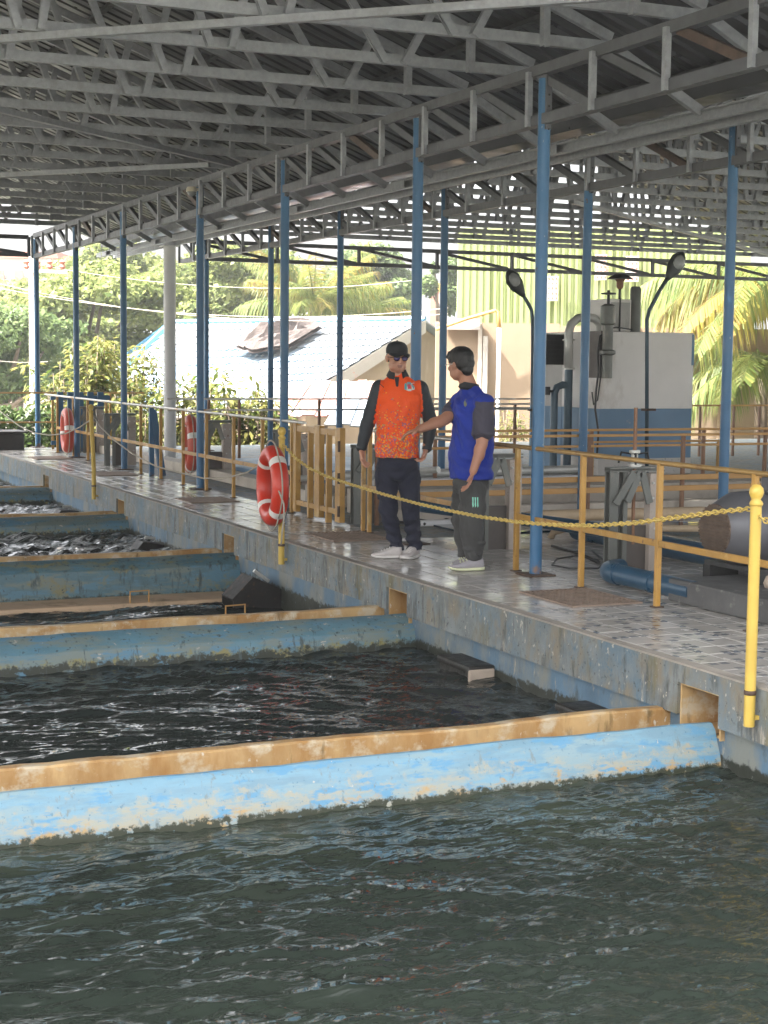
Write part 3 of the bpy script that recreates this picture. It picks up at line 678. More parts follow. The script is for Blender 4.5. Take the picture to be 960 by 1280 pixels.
# flat bracing strips under the trusses
br = [(gz(0,49,3.68), gz(1010,-22,3.68), 'pale bracing strip across the nearest trusses, sloping up to the right'),
      (gz(-40,128,3.68), gz(300,208,3.68), 'bracing strip falling to the right under the trusses, meeting the walkway girder'),
      (gz(-30,220,3.68), gz(262,206,3.68), 'faint bracing strip far back under the trusses over the water'),
      (gz(715,252,3.68), gz(975,322,3.68), 'pale bracing strip slanting down behind the rightmost blue post')]
for a, c, lab in br:
    b = MB(); b.bar(a, c, .055, .05); tag(b.build('bracing_strip', M['galv']), lab, 'bracing strip', 'bracing strips under the trusses')

# ------------------------------------------------------------------ blue posts
pl = ['thick blue steel post nearest the camera, right of the two men', 'blue post directly behind the orange-shirted man',
      'blue post behind the nearest life ring', 'blue post with the small camera at its top', 'blue post right of the far yellow chain post',
      'thin blue post beside the farthest life ring', 'leftmost thin blue post at the far end of the walkway']
def post(X, Y, lab, r=.043, ztop=3.56, zb=0, grp='blue steel posts along the walkway'):
    t = thing('steel_post', lab, 'post', (X, Y, zb), grp)
    b = MB(); b.tube([(X,Y,zb+.012),(X,Y,ztop)], r, 18); b.build('shaft', M['bluepost'], t, True, sharp=40)
    b = MB(); b.box(X-.11,Y-.11,zb,X+.11,Y+.11,zb+.013); b.build('base_plate', M['rustbar'], t, bev=.004)
    b = MB(); b.box(X-.022,Y-.065,ztop-.36,X+.022,Y-.047,ztop+.02); b.build('bracket', M['girder'], t)
    b = MB()
    for dz in (-.36,-.28,-.2,-.12): b.lathe([(.008,0),(.009,-.004),(.005,-.01)], (X, Y-.065, ztop+dz), 6, 'y')
    b.build('bolt', M['dark'], t)
for i, y in enumerate(YA): post(XA, y, pl[i], .045)
for k, y in enumerate(YA): post(2*XRA - XA, y, 'blue post on the far side of the water basins, %s from the camera end' % ['first','second','third','fourth','fifth','sixth','seventh'][k], .045, 3.56, 0, 'blue posts on the far side of the basins')
plb = ['blue post at the right behind the big grey motor', 'slim blue post left of the white tank', 'slim blue post just behind the blue-shirted man',
       'slim dark blue post left of the orange-shirted man, further back', 'slim dark post between the life ring and the blue roof', 'slim dark blue post partly hidden behind the camera post']
for i, y in enumerate(YB): post(XB, y, plb[i], .044, 3.58, -.012, 'blue steel posts of the second row')
t = thing('pipe_column', 'white round pipe column holding the far eave', 'column', (7.0, 24.0, -2.6))
p = gy(212, 305, 24.2)
b = MB(); b.tube([(p[0],24.2,-2.6),(p[0],24.2,3.28)], .095, 16); b.build('shaft', M['whitepost'], t, True, sharp=40)
b = MB(); b.box(p[0]-.13,24.07,3.281,p[0]+.13,24.33,3.294); b.build('cap_plate', M['whitepost'], t)

# security camera on its post
t = thing('security_camera', 'small dome security camera on the top of a blue post', 'camera', (XA-.1, YA[3]-.05, 3.5))
c0 = np.array([XA-.12, YA[3]-.05, 3.5])
b = MB(); b.lathe([(.01,.06),(.05,.055),(.062,.03),(.062,.0)][::-1], c0, 16); b.build('housing', M['cream'], t, True, sharp=40)
b = MB(); b.lathe([(.012,-.055),(.035,-.04),(.05,-.015),(.052,.0)], c0, 16); b.build('dome', M['lampglass'], t, True)
b = MB(); b.bar(c0 + [.0,0,.03], c0 + [.09,0,.03], .03, .03); b.build('arm', M['cream'], t)

# ================================================================== RAILINGS, CHAINS
XR = XA - .02
RZ = .93
def rail_run(lab, y0, y1, posts, topm, postm, mid=True, grp=None, midm=None):
    t = thing('railing', lab, 'railing', (XR, (y0+y1)/2, 0), grp)
    b = MB(); b.tube([(XR,y0,RZ),(XR,(y0+y1)/2,RZ-.006),(XR,y1,RZ)], .017, 10); b.build('top_rail', topm, t, True, sharp=40)
    for y in posts:
        b = MB(); b.box(XR-.018,y-.017,0,XR+.018,y+.017,RZ-.010); b.build('upright', postm, t, bev=.004)
        b = MB(); b.box(XR-.035,y-.03,0,XR+.035,y+.03,.008); b.build('foot_plate', M['rustbar'], t)
    if mid:
        ys = sorted(posts)
        for a, c in zip(ys[:-1], ys[1:]):
            b = MB(); b.bar((XR,a+.0175,.41),(XR,c-.0175,.41),.025,.042); b.build('mid_rail', midm or postm, t, bev=.004)
    return t
P_near = [float(gx(px, 640, XR)[1]) for px in (1010, 943, 824, 728, 646)]
rail_run('yellow railing with worn brown top rail in front of the grey motor', 6.3, 10.75, [6.75] + P_near[1:] , M['rail_y'], M['yellow'])
P_mid = [11.7, 13.15]
rail_run('short railing with pale top rail between the two men and the yellow gate', 10.78, 13.3, [float(gx(583,640,XR)[1]), float(gx(462,600,XR)[1]), 13.27], M['rail'], M['yellow'])
P_far = [float(gx(px, 560, XR)[1]) for px in (365, 328, 292, 258, 229, 201, 176, 133, 110, 92, 72)]
rail_run('long yellow railing with pale top rail running to the far end of the walkway', 14.75, 26.9, P_far, M['rail'], M['yellow'])
# the gate
t = thing('yellow_gate', 'yellow steel bar gate between the railings left of the orange-shirted man', 'gate', (XR, 14.0, 0))
g0, g1 = float(gx(428,600,XR)[1]), float(gx(372,600,XR)[1])
b = MB(); b.box(XR-.02,g0,.10,XR+.02,g1,.15); b.build('cross_bar', M['yellow'], t, bev=.004)
b = MB(); b.box(XR-.02,g0,.84,XR+.02,g1,.90); b.build('cross_bar', M['yellow'], t, bev=.004)
for px, w in ((371,.07),(388,.035),(399,.12),(411,.035),(425,.11)):
    y = float(gx(px,600,XR)[1]); b = MB(); b.box(XR-.028,y-w*.55,.03 if w>.05 else .0,XR+.028,y+w*.55,.92 if w>.05 else .86); b.build('gate_bar', M['yellow'], t, bev=.004)
b = MB()
for z in (.14,.45,.75): b.tube([(XR-.045,g0-.02,z-.05),(XR-.045,g0-.02,z+.05)], .014, 8)
b.build('hinge', M['rustbar'], t)

# chain posts on the deck edge
XC = XD - .05
cps = [float(gx(941,760,XC)[1]), float(gx(352,620,XC)[1]), float(gx(117,570,XC)[1])]
cl = ['pale yellow chain post with a ball top at the right edge of the deck', 'yellow chain post carrying the nearest life ring', 'slim leaning yellow chain post far down the deck edge']
for y, l, dx in zip(cps, cl, (0, 0, -.03)):
    t = thing('chain_post', l, 'post', (XC, y, 0), 'yellow chain posts along the deck edge')
    top = .88
    b = MB(); b.tube([(XC,y,-.19),(XC,y,.2),(XC+dx*.4,y,.5),(XC+dx,y,top)], .027, 14); b.build('pipe', M['yellowpole'], t, True, sharp=40)
    b = MB(); b.lathe([(.03,0),(.034,.01),(.03,.02),(.02,.03),(.03,.045),(.036,.065),(.032,.085),(.018,.1),(.002,.104)], (XC+dx,y,top), 14); b.build('ball_top', M['yellowpole'], t, True)
    b = MB(); b.lathe([(.029,0),(.031,.006),(.031,.016),(.029,.022)], (XC,y,-.035), 14); b.build('collar', M['rustbar'], t, True)
    b = MB(); b.box(XC+.0,y-.012,-.16,XD+.02,y+.012,-.14); b.build('bracket', M['yellowpole'], t)
def chain(name, pts, lab, link=.046, r=.0042):
    P = [np.array(p, float) for p in pts]
    seg = [np.linalg.norm(P[i+1]-P[i]) for i in range(len(P)-1)]; cum = np.concatenate([[0], np.cumsum(seg)])
    def ev(s):
        i = min(max(np.searchsorted(cum, s) - 1, 0), len(seg)-1); f = (s - cum[i])/seg[i]; return P[i]*(1-f) + P[i+1]*f
    b = MB(); n = int(cum[-1]/(link*.72))
    for k in range(n):
        a = ev(cum[-1]*k/n); c = ev(cum[-1]*(k+1)/n); mid = (a+c)/2; d = (c-a)/np.linalg.norm(c-a)
        s = np.cross(d, UP); s /= np.linalg.norm(s); u = np.cross(s, d)
        q = s if k % 2 else u
        q = q*math.cos(.5) + (u if k % 2 else -s)*math.sin(.5)
        ring = []
        for j in range(10):
            th = 2*math.pi*j/10; ring.append(mid + d*(link*.5)*math.cos(th) + q*(link*.27)*math.sin(th))
        b.tube(ring, r, 5, True)
    tag(b.build(name, M['chain'], None, True), lab, 'chain')
def para(p, q, sag, n=40, skew=0):
    p = np.array(p, float); q = np.array(q, float); out = []
    for i in range(n+1):
        f = i/n; a = p*(1-f) + q*f; a[2] -= sag*4*f*(1-f)*(1 + skew*(f-.5)); out.append(a)
    return out
pts = [gx(px, py, XC) for px, py in ((938,636),(905,639),(860,645),(790,654),(740,657),(690,656),(650,653),(600,646),(560,638),(520,629),(480,618),(440,606),(410,596),(388,586),(370,573),(354,556))]
chain('yellow_chain', pts, 'yellow plastic chain sagging in front of the two men from post to post')
chain('yellow_chain', para([XC,cps[0],.84],[XC,3.2,.8],.22,14), 'short end of yellow chain leaving the picture at the right edge')
b = MB(); b.tube([gx(px,py,XC) for px,py in ((352,556),(335,575),(310,590),(285,597),(255,598),(225,591),(195,583),(165,567),(140,548),(124,532),(117,520))], .008, 6)
tag(b.build('pale_rope', M['rope'], None, True), 'pale rope hung between the far chain post and the life ring post', 'rope')
b = MB(); b.tube([gx(px,py,XC) for px,py in ((117,522),(100,534),(82,542),(62,544),(42,541),(25,533),(10,522),(-8,508),(-30,490))], .009, 6)
tag(b.build('pale_rope', M['rope'], None, True), 'pale rope swinging from the far chain post out of the left edge', 'rope')

# life rings
def life_ring(c, R0, r0, nrm, lab, m, grp, rot=0, tiltz=0):
    c = np.array(c, float); n = np.array(nrm, float); n /= np.linalg.norm(n)
    s = np.cross(UP, n); s /= np.linalg.norm(s); u = np.cross(n, s)
    t = thing('life_ring', lab, 'life ring', c - u*(R0+r0), grp)
    def arc(a0, a1, r, m_, nm, N=14):
        rg = []
        for i in range(N+1):
            a = a0 + (a1-a0)*i/N; e = s*math.cos(a) + u*math.sin(a)
            rg.append([c + e*R0 + r*(e*math.cos(w) + n*math.sin(w)) for w in [2*math.pi*k/16 for k in range(16)]])
        MB().rings(rg).build(nm, m_, t, True, sharp=50)
    for k in range(4):
        a = rot + k*math.pi/2; arc(a + .10, a + math.pi/2 - .10, r0, m, 'ring_body', 12)
        arc(a - .102, a + .102, r0*1.012, M['ringband'], 'white_band', 5)
    b = MB()
    for k in range(4):
        a = rot + k*math.pi/2; pts = []
        for i in range(9):
            th = a + (math.pi/2)*i/8; bul = .012 + .028*math.sin(math.pi*i/8); e = s*math.cos(th) + u*math.sin(th)
            pts.append(c + e*(R0 + r0 + bul) + n*.01)
        b.tube(pts, .007, 6)
    b.build('grab_line', M['rope'], t, True)
    return t
y = cps[1]
lr = life_ring([XC-.085, y, .485], .272, .073, (-1,.10,0), 'orange life ring with white bands hung on the yellow post at the deck edge', M['ring'], 'life rings', R(45))
b = MB(); c0 = np.array([XC-.085, y, .485])
b.tube([c0+[-.02,0,.34],[XC,y+.0,.80],c0+[-.02,-.06,.33]], .007, 6)
b.build('tie_cord', M['rope'], lr, True)
b = MB(); b.tube([c0+[-.08,-.27,.02],c0+[-.06,-.33,-.02],c0+[-.05,-.42,-.12],c0+[-.05,-.43,-.22],c0+[-.05,-.38,-.36],c0+[-.05,-.36,-.46]], .008, 6)
b.build('hanging_cord', M['rope'], lr, True)
life_ring([XR-.14, YA[5]-.02-.0, .42], .28, .075, (-1,.10,0), 'faded orange life ring leaning on a blue post at the far end', M['ring_old'], 'life rings', R(10))
life_ring([XR+.13, float(gx(238,560,XR+.13)[1]), .50], .29, .075, (-1,.16,.0), 'red life ring hung inside the railing behind the camera post', M['ring_old'], 'life rings', R(20))

# ================================================================== FLOOR EQUIPMENT
def grate(x0, y0, x1, y1, lab, nx=13, ny=11):
    t = thing('floor_grate', lab, 'floor grate', ((x0+x1)/2,(y0+y1)/2,0), 'rusty floor grates in the deck')
    z0, z1 = .001, .012
    b = MB(); f = .025; b.box(x0,y0,z0,x1,y0+f,z1); b.box(x0,y1-f,z0,x1,y1,z1); b.box(x0,y0+f,z0,x0+f,y1-f,z1); b.box(x1-f,y0+f,z0,x1,y1-f,z1); b.build('frame', M['grate'], t)
    b = MB(); 
    for i in range(1,nx): x = x0+f+(x1-x0-2*f)*i/nx; b.box(x-.0075,y0+f,z0+.001,x+.0075,y1-f,z1-.001)
    b.build('long_bars', M['grate'], t)
    b = MB()
    for j in range(1,ny): y_ = y0+f+(y1-y0-2*f)*j/ny; b.box(x0+f,y_-.010,z0+.002,x1-f,y_+.010,z1-.0025)
    b.build('cross_bars', M['grate'], t)
    b = MB(); b.box(x0+f,y0+f,z0,x1-f,y1-f,z0+.0015); b.build('pit_plate', M['dark'], t)
grate(5.17, 8.66, 5.70, 9.36, 'rusty perforated floor grate in front of the railing, nearest the camera')
grate(5.12, 12.55, 5.66, 13.25, 'rusty floor grate left of the shoes of the orange-shirted man')
grate(5.05, 16.45, 5.60, 17.05, 'dark floor grate beyond the nearest life ring')
grate(5.05, 20.6, 5.60, 21.3, 'dark floor grate far along the walkway')
grate(5.0, 24.2, 5.55, 24.9, 'farthest dark floor grate on the walkway')

# penstock gate stands
def gate_stand(y, x, lab, spindle=True, h=.76, w=.30):
    t = thing('gate_stand', lab, 'sluice gate', (x, y, 0), 'sluice gate stands behind the railing')
    b = MB(); b.chan((x,y,0),(x,y,h),.07,.08,(0,1,0)); b.chan((x+.10,y,0),(x+.10,y,h),.035,.07,(0,1,0)); b.build('channel_post', M['gateframe'], t)
    b = MB(); b.box(x+w,y-.05,0,x+w+.115,y+.03,h-.01); b.build('spotted_post', M['gatepost'], t, bev=.003)
    b = MB(); b.box(x+.1176,y-.005,.0,x+w-.001,y+.012,h*.48); b.build('gate_plate', M['plate'], t)
    b = MB(); b.chan((x-.04,y,h+.02),(x+w+.13,y,h+.02),.08,.035,(0,0,1)); b.build('head_beam', M['gateframe'], t)
    b = MB(); b.bar((x+.0,y-.06,h*.70),(x+.15,y-.06,h+.0),.016,.055,(1,0,0)); b.bar((x+.10,y-.06,h*.72),(x+.20,y-.06,h+.0),.016,.05,(1,0,0)); b.bar((x+w-.01,y-.06,h*.70),(x+.22,y-.06,h+.0),.016,.055,(1,0,0)); b.build('gusset', M['gateframe'], t)
    b = MB()
    for dx, dz in ((.32,.03),(.39,.03),(.32,.14),(.39,.14),(.345,h*.45),(.38,h*.3)): b.lathe([(.011,0),(.011,-.008),(.007,-.014)], (x+w-.30+dx,y-.052,h-.05-dz if dz<.2 else dz), 6, 'y')
    b.build('bolt', M['galvpipe'], t)
    if spindle:
        b = MB(); b.tube([(x+.19,y,h*.3),(x+.19,y,h+.47)], .014, 8); b.build('spindle', M['brown'], t, True, sharp=40)
        b = MB(); b.lathe([(.05,0),(.05,.02),(.025,.03),(.025,.09),(.04,.1),(.04,.12)], (x+.19,y,h+.04), 10); b.build('gearbox', M['galvpipe'], t, True, sharp=40)
        b = MB()
        for a in range(3): 
            th = a*2.1; b.tube([(x+.19,y,h+.13),(x+.19+.11*math.cos(th),y+.11*math.sin(th),h+.14),(x+.19+.13*math.cos(th),y+.13*math.sin(th),h+.06)], .008, 6)
        b.build('cable_loop', M['dark'], t)
gs = ['tall grey sluice gate stand with rusty spindle right of the thick blue post', 'spotted sluice gate stand close behind the blue-shirted man', 'sluice gate stand left of the orange-shirted man',
      'sluice gate stand behind the hanging life ring', 'small sluice gate stand beside the camera post', 'far sluice gate stand between two blue posts', 'farthest sluice gate stand next to the faded life ring']
for i, (px, py) in enumerate(((762,720),(592,688),(444,655),(346,620),(250,598),(134,582),(98,566))):
    p = gz(px, py); gate_stand(float(p[1]), float(p[0]), gs[i], i in (0,), .76 if i < 2 else .72)

# big electric motor on its plinth
t = thing('motor_plinth', 'low dark concrete plinth under the grey motor', 'plinth', (6.5, 7.8, 0))
b = MB(); b.box(5.93,6.2,0,7.6,8.72,.15); b.build('block', M['conc_dark'], t, bev=.015)
mo = thing('electric_motor', 'big grey electric motor with rusty fan grille on the right plinth', 'motor', (6.9, 8.15, .15))
mc = np.array(gx(895, 662, 6.16)); PY = mc[1] - .62
b = MB(); b.bar(mc + [.12,-.26,-.315], mc + [1.6,-.26,-.315],.08,.10); b.bar(mc + [.12,.26,-.315], mc + [1.6,.26,-.315],.08,.10); b.bar(mc+[.18,-.3,-.2495],mc+[.18,.3,-.2495],.1,.03); b.bar(mc+[1.2,-.3,-.2495],mc+[1.2,.3,-.2495],.1,.03); b.build('skid_frame', M['black'], mo)
def octr(r, h, n=24, k=1.0): return [(r, h)]
prof = [(.165,-.005),(.17,0),(.225,.11),(.243,.15),(.248,.30),(.243,.315),(.225,.32),(.225,.36)]
b = MB(); b.lathe(prof, mc, 28, 'x'); b.build('fan_cowl', M['motor'], mo, True, sharp=25)
b = MB(); b.lathe([(.168,-.012),(.168,-.004)], mc, 28, 'x')
for k in range(-7,8):
    z = k*.022; L = math.sqrt(max(0,.165**2 - z*z)); b.box(mc[0]-.022,mc[1]-L,mc[2]+z-.006,mc[0]-.012,mc[1]+L,mc[2]+z+.006)
b.build('fan_grille', M['grill'], mo)
b = MB(); b.lathe([(.2,.36),(.205,.38),(.205,1.05),(.2,1.07)], mc, 28, 'x')
for k in range(26):
    th = 2*math.pi*k/26; e = np.array([0,math.cos(th),math.sin(th)]); b.bar(mc+[.38,0,0]+e*.22, mc+[1.05,0,0]+e*.22, .008, .05, e)
b.build('finned_body', M['motor'], mo, True, sharp=30)
b = MB(); b.box(mc[0]+.42,mc[1]-.10,mc[2]+.225,mc[0]+.72,mc[1]+.10,mc[2]+.33); b.build('terminal_box', M['motor'], mo, bev=.01)
b = MB(); b.tube([mc+[.5+.03*math.cos(a),.02,.36+.03*math.sin(a)] for a in np.linspace(0,6.28,13)[:-1]], .009, 6, True); b.build('lifting_eye', M['dark'], mo, True)
b = MB(); b.box(mc[0]+.25,mc[1]-.27,mc[2]-.11,mc[0]+.95,mc[1]-.24,mc[2]+.10)
for k in range(6): b.box(mc[0]+.28,mc[1]-.279,mc[2]-.09+k*.033,mc[0]+.92,mc[1]-.2705,mc[2]-.075+k*.033)
b.build('vent_cover', M['black'], mo)
b = MB(); b.box(mc[0]+.35,mc[1]-.24,mc[2]-.35,mc[0]+.45,mc[1]+.24,mc[2]-.2655); b.build('mounting_foot', M['motor'], mo)
b = MB(); b.lathe([(.05,0),(.06,.03),(.045,.07),(.02,.08)], (mc[0]+.14, mc[1]-.42, .15), 9); tag(b.build('concrete_lump', M['ledgeend'], None, True), 'small pale lump of concrete on the plinth under the motor', 'lump')
# pipes
t = thing('blue_drain_pipe', 'thick blue drain pipe with an elbow lying in front of the plinth', 'pipe', (6.0, 9.0, 0))
e0, e1 = gz(768,738), gz(834,752)
z = .085; P0 = np.array([5.99,9.62,z]); 
b = MB(); b.tube([(5.99,8.5,z),(5.99,9.42,z)], .07, 16); b.build('pipe', M['bluepipe'], t, True, sharp=40)
b = MB(); b.tube([(5.99,9.40,z),(5.985,9.47,z),(6.01,9.55,z),(6.07,9.60,z),(6.14,9.615,z)], .078, 16); b.build('elbow', M['bluepipe'], t, True, sharp=40)
b = MB(); b.tube([(5.99,8.95,z),(5.99,9.0,z)], .077, 16); b.build('collar', M['bluepipe'], t, True, sharp=40)
b = MB(); a, c = gz(690,655), gz(892,700); b.tube([np.array([7.2,12.0,.09]), np.array([7.25,9.9,.09])], .085, 14)
tag(b.build('blue_pipe', M['bluepipe'], None, True, sharp=40), 'dark blue pipe on the floor behind the grey motor', 'pipe')
t = thing('suction_hose', 'bent beige suction hose on the floor behind the thick blue post', 'hose', tuple(gz(640,674)))
a = gz(640,674); 
b = MB(); b.tube([a+[0,0,.0],a+[.0,.02,.1],a+[.08,.05,.17],a+[.3,.05,.19],a+[.9,.0,.19],a+[1.9,-.1,.19],a+[2.4,-.1,.16]], .055, 12); b.build('large_hose', M['hose'], t, True)
b = MB(); b.tube([a+[.36,-.05,.0],a+[.38,-.07,.06],a+[.5,-.1,.09],a+[1.1,-.2,.08],a+[1.9,-.3,.06]], .032, 10); b.build('small_hose', M['hose'], t, True)
b = MB(); b.tube([gz(*p) + [0,0,.012] for p in ((690,684),(725,694),(748,705))], .012, 6); b.tube([gz(*p) + [0,0,.01] for p in ((748,702),(720,696),(696,700),(690,708),(712,712),(748,712),(756,704),(740,690),(752,700))], .007, 6)
tag(b.build('cable_bundle', M['black'], None, True), 'loose black cables and offcuts on the tiles left of the gate stand', 'cables')
b = MB(); b.tube([gz(*p)+[0,0,.016] for p in ((480,648),(500,655),(530,657),(560,652),(540,646),(505,644),(520,652),(555,656))], .016, 6)
tag(b.build('hose_coil', M['black'], None, True), 'dark coiled hose on the floor behind the two men', 'hose')
b = MB(); b.tube([(6.25,13.4,.22),(6.6,12.4,.2),(7.0,11.3,.17)], .06, 12)
tag(b.build('dark_blue_pipe', M['bluepipe'], None, True, sharp=40), 'dark blue pipe running behind the legs of the two men', 'pipe')

# ------------------------------------------------------------------ pump area basins, kerbs and bar fences
def kerb(y0, y1, x0, x1, z0, z1, m, lab, name='basin_kerb'):
    b = MB(); b.box(x0,y0,z0,x1,y1,z1); return tag(b.build(name, M[m], None, bev=.012), lab, 'kerb')
b = MB(); b.box(6.55,12.75,-.008,16,13.55,.006); struct(b.build('basin_water', M['stillwater']))
kerb(13.56,13.66,6.3,16,-.01,.045,'whitepost','white tiled kerb along the far side of the still basin')
kerb(13.9,14.1,6.3,16,-.01,.13,'conc_pale','low pale concrete kerb under the orange double bar fence')
kerb(14.75,15.1,6.3,17,-.01,.24,'conc_pale','second pale concrete step beyond the orange double bar fence')
kerb(15.9,16.3,6.3,17,-.01,.20,'conc','grey concrete step in front of the tank platform')
kerb(15.6,27,6.35,6.6,-.01,.12,'conc_pale','long pale concrete kerb behind the railing on the left')
kerb(15.3,15.5,6.3,9.2,.24,.30,'whitepost','pale pipe trough behind the yellow gate')
b = MB(); b.tube([(6.4,15.7,.32),(9.5,15.7,.34)], .05, 10); tag(b.build('pale_pipe', M['galvpipe'], None, True, sharp=40), 'pale horizontal pipe behind the yellow gate', 'pipe')
b = MB(); b.tube([(6.5,17.0,.2),(7.3,15.0,.42)], .035, 8); tag(b.build('pale_pipe', M['galvpipe'], None, True, sharp=40), 'thin pale pipe slanting behind the life ring', 'pipe')
b = MB(); b.box(6.7,18.6,-.01,8.9,21.4,.16); tag(b.build('blue_platform', M['tankblue'], None, bev=.02), 'low blue painted platform behind the far railing', 'platform')

def barfence(lab, Y, x0, x1, zs, posts, pm, rm, rad=.02, wide=(), grp=None, zb=-.012, cat='railing'):
    t = thing('bar_fence', lab, cat, ((x0+x1)/2, Y, zb), grp)
    for z in zs:
        b = MB(); b.bar((x0,Y,z),(x1,Y,z),.03, .055 if z in wide else .027); b.build('bar', M[rm], t, bev=.004)
    for x in posts:
        b = MB(); b.box(x-.018,Y+.016,zb,x+.018,Y+.05,max(zs)+.0); b.build('upright', M[pm], t)
    return t
Yf = 13.8
X_ = lambda px, py, Y: float(gy(px, py, Y)[0]); Z_ = lambda px, py, Y: float(gy(px, py, Y)[2])
barfence('orange double bar fence on brown posts across the pump area', Yf, 6.3, 16.5, [Z_(700,545,Yf), Z_(700,600,Yf), Z_(700,614,Yf)], [X_(px,600,Yf) for px in (473,607-6,737,855)], 'brown', 'orangebar', wide=[Z_(700,600,Yf), Z_(700,614,Yf)])
Yf = 15.4
barfence('thin orange rail a little behind the double bar fence', Yf, 7.4, 17.5, [Z_(700,538,Yf), .62], [X_(px,600,Yf) for px in (545,740,880,957)], 'brown', 'orangebar')
Yf = 17.2
barfence('orange rail before the blue part of the tank', Yf, X_(735,552,Yf), X_(905,552,Yf), [Z_(800,552,Yf)], [X_(742,552,Yf), X_(900,552,Yf)], 'yellow', 'orangebar', zb=-.012)
Yf = 21.0
barfence('thin grey railing between the tan wall and the walkway', Yf, X_(470,505,Yf), X_(760,505,Yf), [Z_(600,505,Yf), Z_(600,510,Yf)], [X_(px,520,Yf) for px in (480,645,682,705)], 'brown', 'rail')
Yf = 22.5
barfence('brown yard railing beyond the tank in front of the palm', Yf, X_(768,510,Yf), 19, [Z_(850,507,Yf), Z_(850,537,Yf)], [X_(px,540,Yf) for px in (796,820,876,918,950,990)], 'brown', 'orangebar')
barfence('orange railing at the far left in front of the hedge', 27.2, 2.0, 7.5, [.45, .95], [5.9, 6.3, 6.9], 'yellow', 'orangebar')
Yf = 22.0
barfence('thin railing behind the red life ring and shrubs', Yf, 6.4, 12.4, [.82, .98], [X_(px,520,Yf) for px in (262,300,400,500)], 'brown', 'rail')
# blue fence at the far left end
t = thing('blue_bar_fence', 'short blue painted bar fence at the far end by the hedge', 'fence', (6.1, 26.5, 0))
for k in range(5):
    x = 5.85 + .17*k; b = MB(); b.box(x-.05,26.4,-.012,x+.05,26.44,.98); b.build('slat', M['bluepost'], t)
b = MB(); b.box(5.7,26.445,.85,6.7,26.48,.92); b.box(5.7,26.445,.1,6.7,26.48,.17); b.build('rail', M['bluepost'], t)
t = thing('black_tank', 'long black water trough at the far left end of the walkway', 'trough', (3.2, 27.3, -.012))
b = MB(); b.box(.5,26.9,-.10,5.35,27.6,.28); b.build('body', M['hedgepot'], t, bev=.03)
b = MB(); b.box(.45,26.85,.281,5.4,27.65,.31); b.build('rim', M['hedgepot'], t, bev=.01)
# leaning blue frame behind railing
t = thing('leaning_frame', 'dark blue angled steel frame behind the far railing', 'frame', (6.25, 20.5, 0))
pa, pb = gy(203,600,20.6), gy(191,512,20.6)
b = MB(); b.bar((pa[0],20.6,-.01),(pb[0],20.6,float(pb[2])),.08,.08); b.build('leg', M['bluepost'], t)
b = MB(); b.bar((pb[0]-.02,20.6,-.01),(pb[0]-.02,20.6,float(pb[2])+.03),.06,.06); b.build('leg', M['bluepost'], t)

# ------------------------------------------------------------------ filter tank
Yt = 18.3
tx0, tx1 = X_(751,450,Yt), X_(867,450,Yt); tz1 = Z_(800,415,Yt); tzm = Z_(800,511,Yt); tz0 = Z_(800,573,Yt); dY = 1.5
tk = thing('filter_tank', 'big boxy tank, white above and blue below, behind the orange bars', 'tank', ((tx0+tx1)/2, Yt+.7, -.012))
b = MB(); b.box(tx0-.5,Yt-.55,-.012,tx1+.6,Yt+2.4,.05); b.build('platform', M['conc'], tk, bev=.01)
b = MB(); b.box(tx0,Yt,.051,tx1,Yt+dY,tz0); b.build('spotted_base', M['terrazzo'], tk)
b = MB(); b.box(tx0+.004,Yt+.004,tz0,tx1-.004,Yt+dY,tzm); b.build('blue_band', M['tankblue'], tk)
b = MB(); b.box(tx0,Yt,tzm+.0,tx1,Yt+dY,tz1); b.build('white_body', M['white'], tk, bev=.008)
b = MB(); b.box(tx1-.035,Yt-.004,tz1-.44,tx1+.004,Yt+.05,tz1-.02); b.build('corner_strip', M['tankblue'], tk)
b = MB(); b.box(tx0-.004,Yt-.003,tz1-.62,tx0+.13,Yt+.3,tz1+.003); b.build('flaked_corner', M['plate'], tk)
# lower rear section to the left with the dark louvre
sx0 = X_(683,450,Yt+1.9); 
b = MB(); b.box(sx0,Yt+1.0,.051,tx0-.002,Yt+1.9,tzm); b.build('blue_side', M['tankblue'], tk)
b = MB(); b.box(sx0,Yt+1.0,tzm,tx0-.002,Yt+1.9,tz1-.03); b.build('pale_side', M['tankside'], tk)
b = MB(); b.box(X_(682,430,Yt+1),Yt+.97,Z_(700,456,Yt+1),tx0-.004,Yt+.999,Z_(700,418,Yt+1)); b.build('dark_louvre', M['dark'], tk)
for k in range(6):
    z = Z_(700,456,Yt+1) + .02 + k*.062; b = MB(); b.box(X_(682,430,Yt+1)+.02,Yt+.955,z,tx0-.02,Yt+.9695,z+.012); b.build('louvre_slat', M['black'], tk)
b = MB(); b.box(X_(716,480,Yt+1),Yt+.98,Z_(700,490,Yt+1),X_(722,480,Yt+1)+.12,Yt+.999,Z_(700,462,Yt+1)); b.build('access_panel', M['white'], tk)
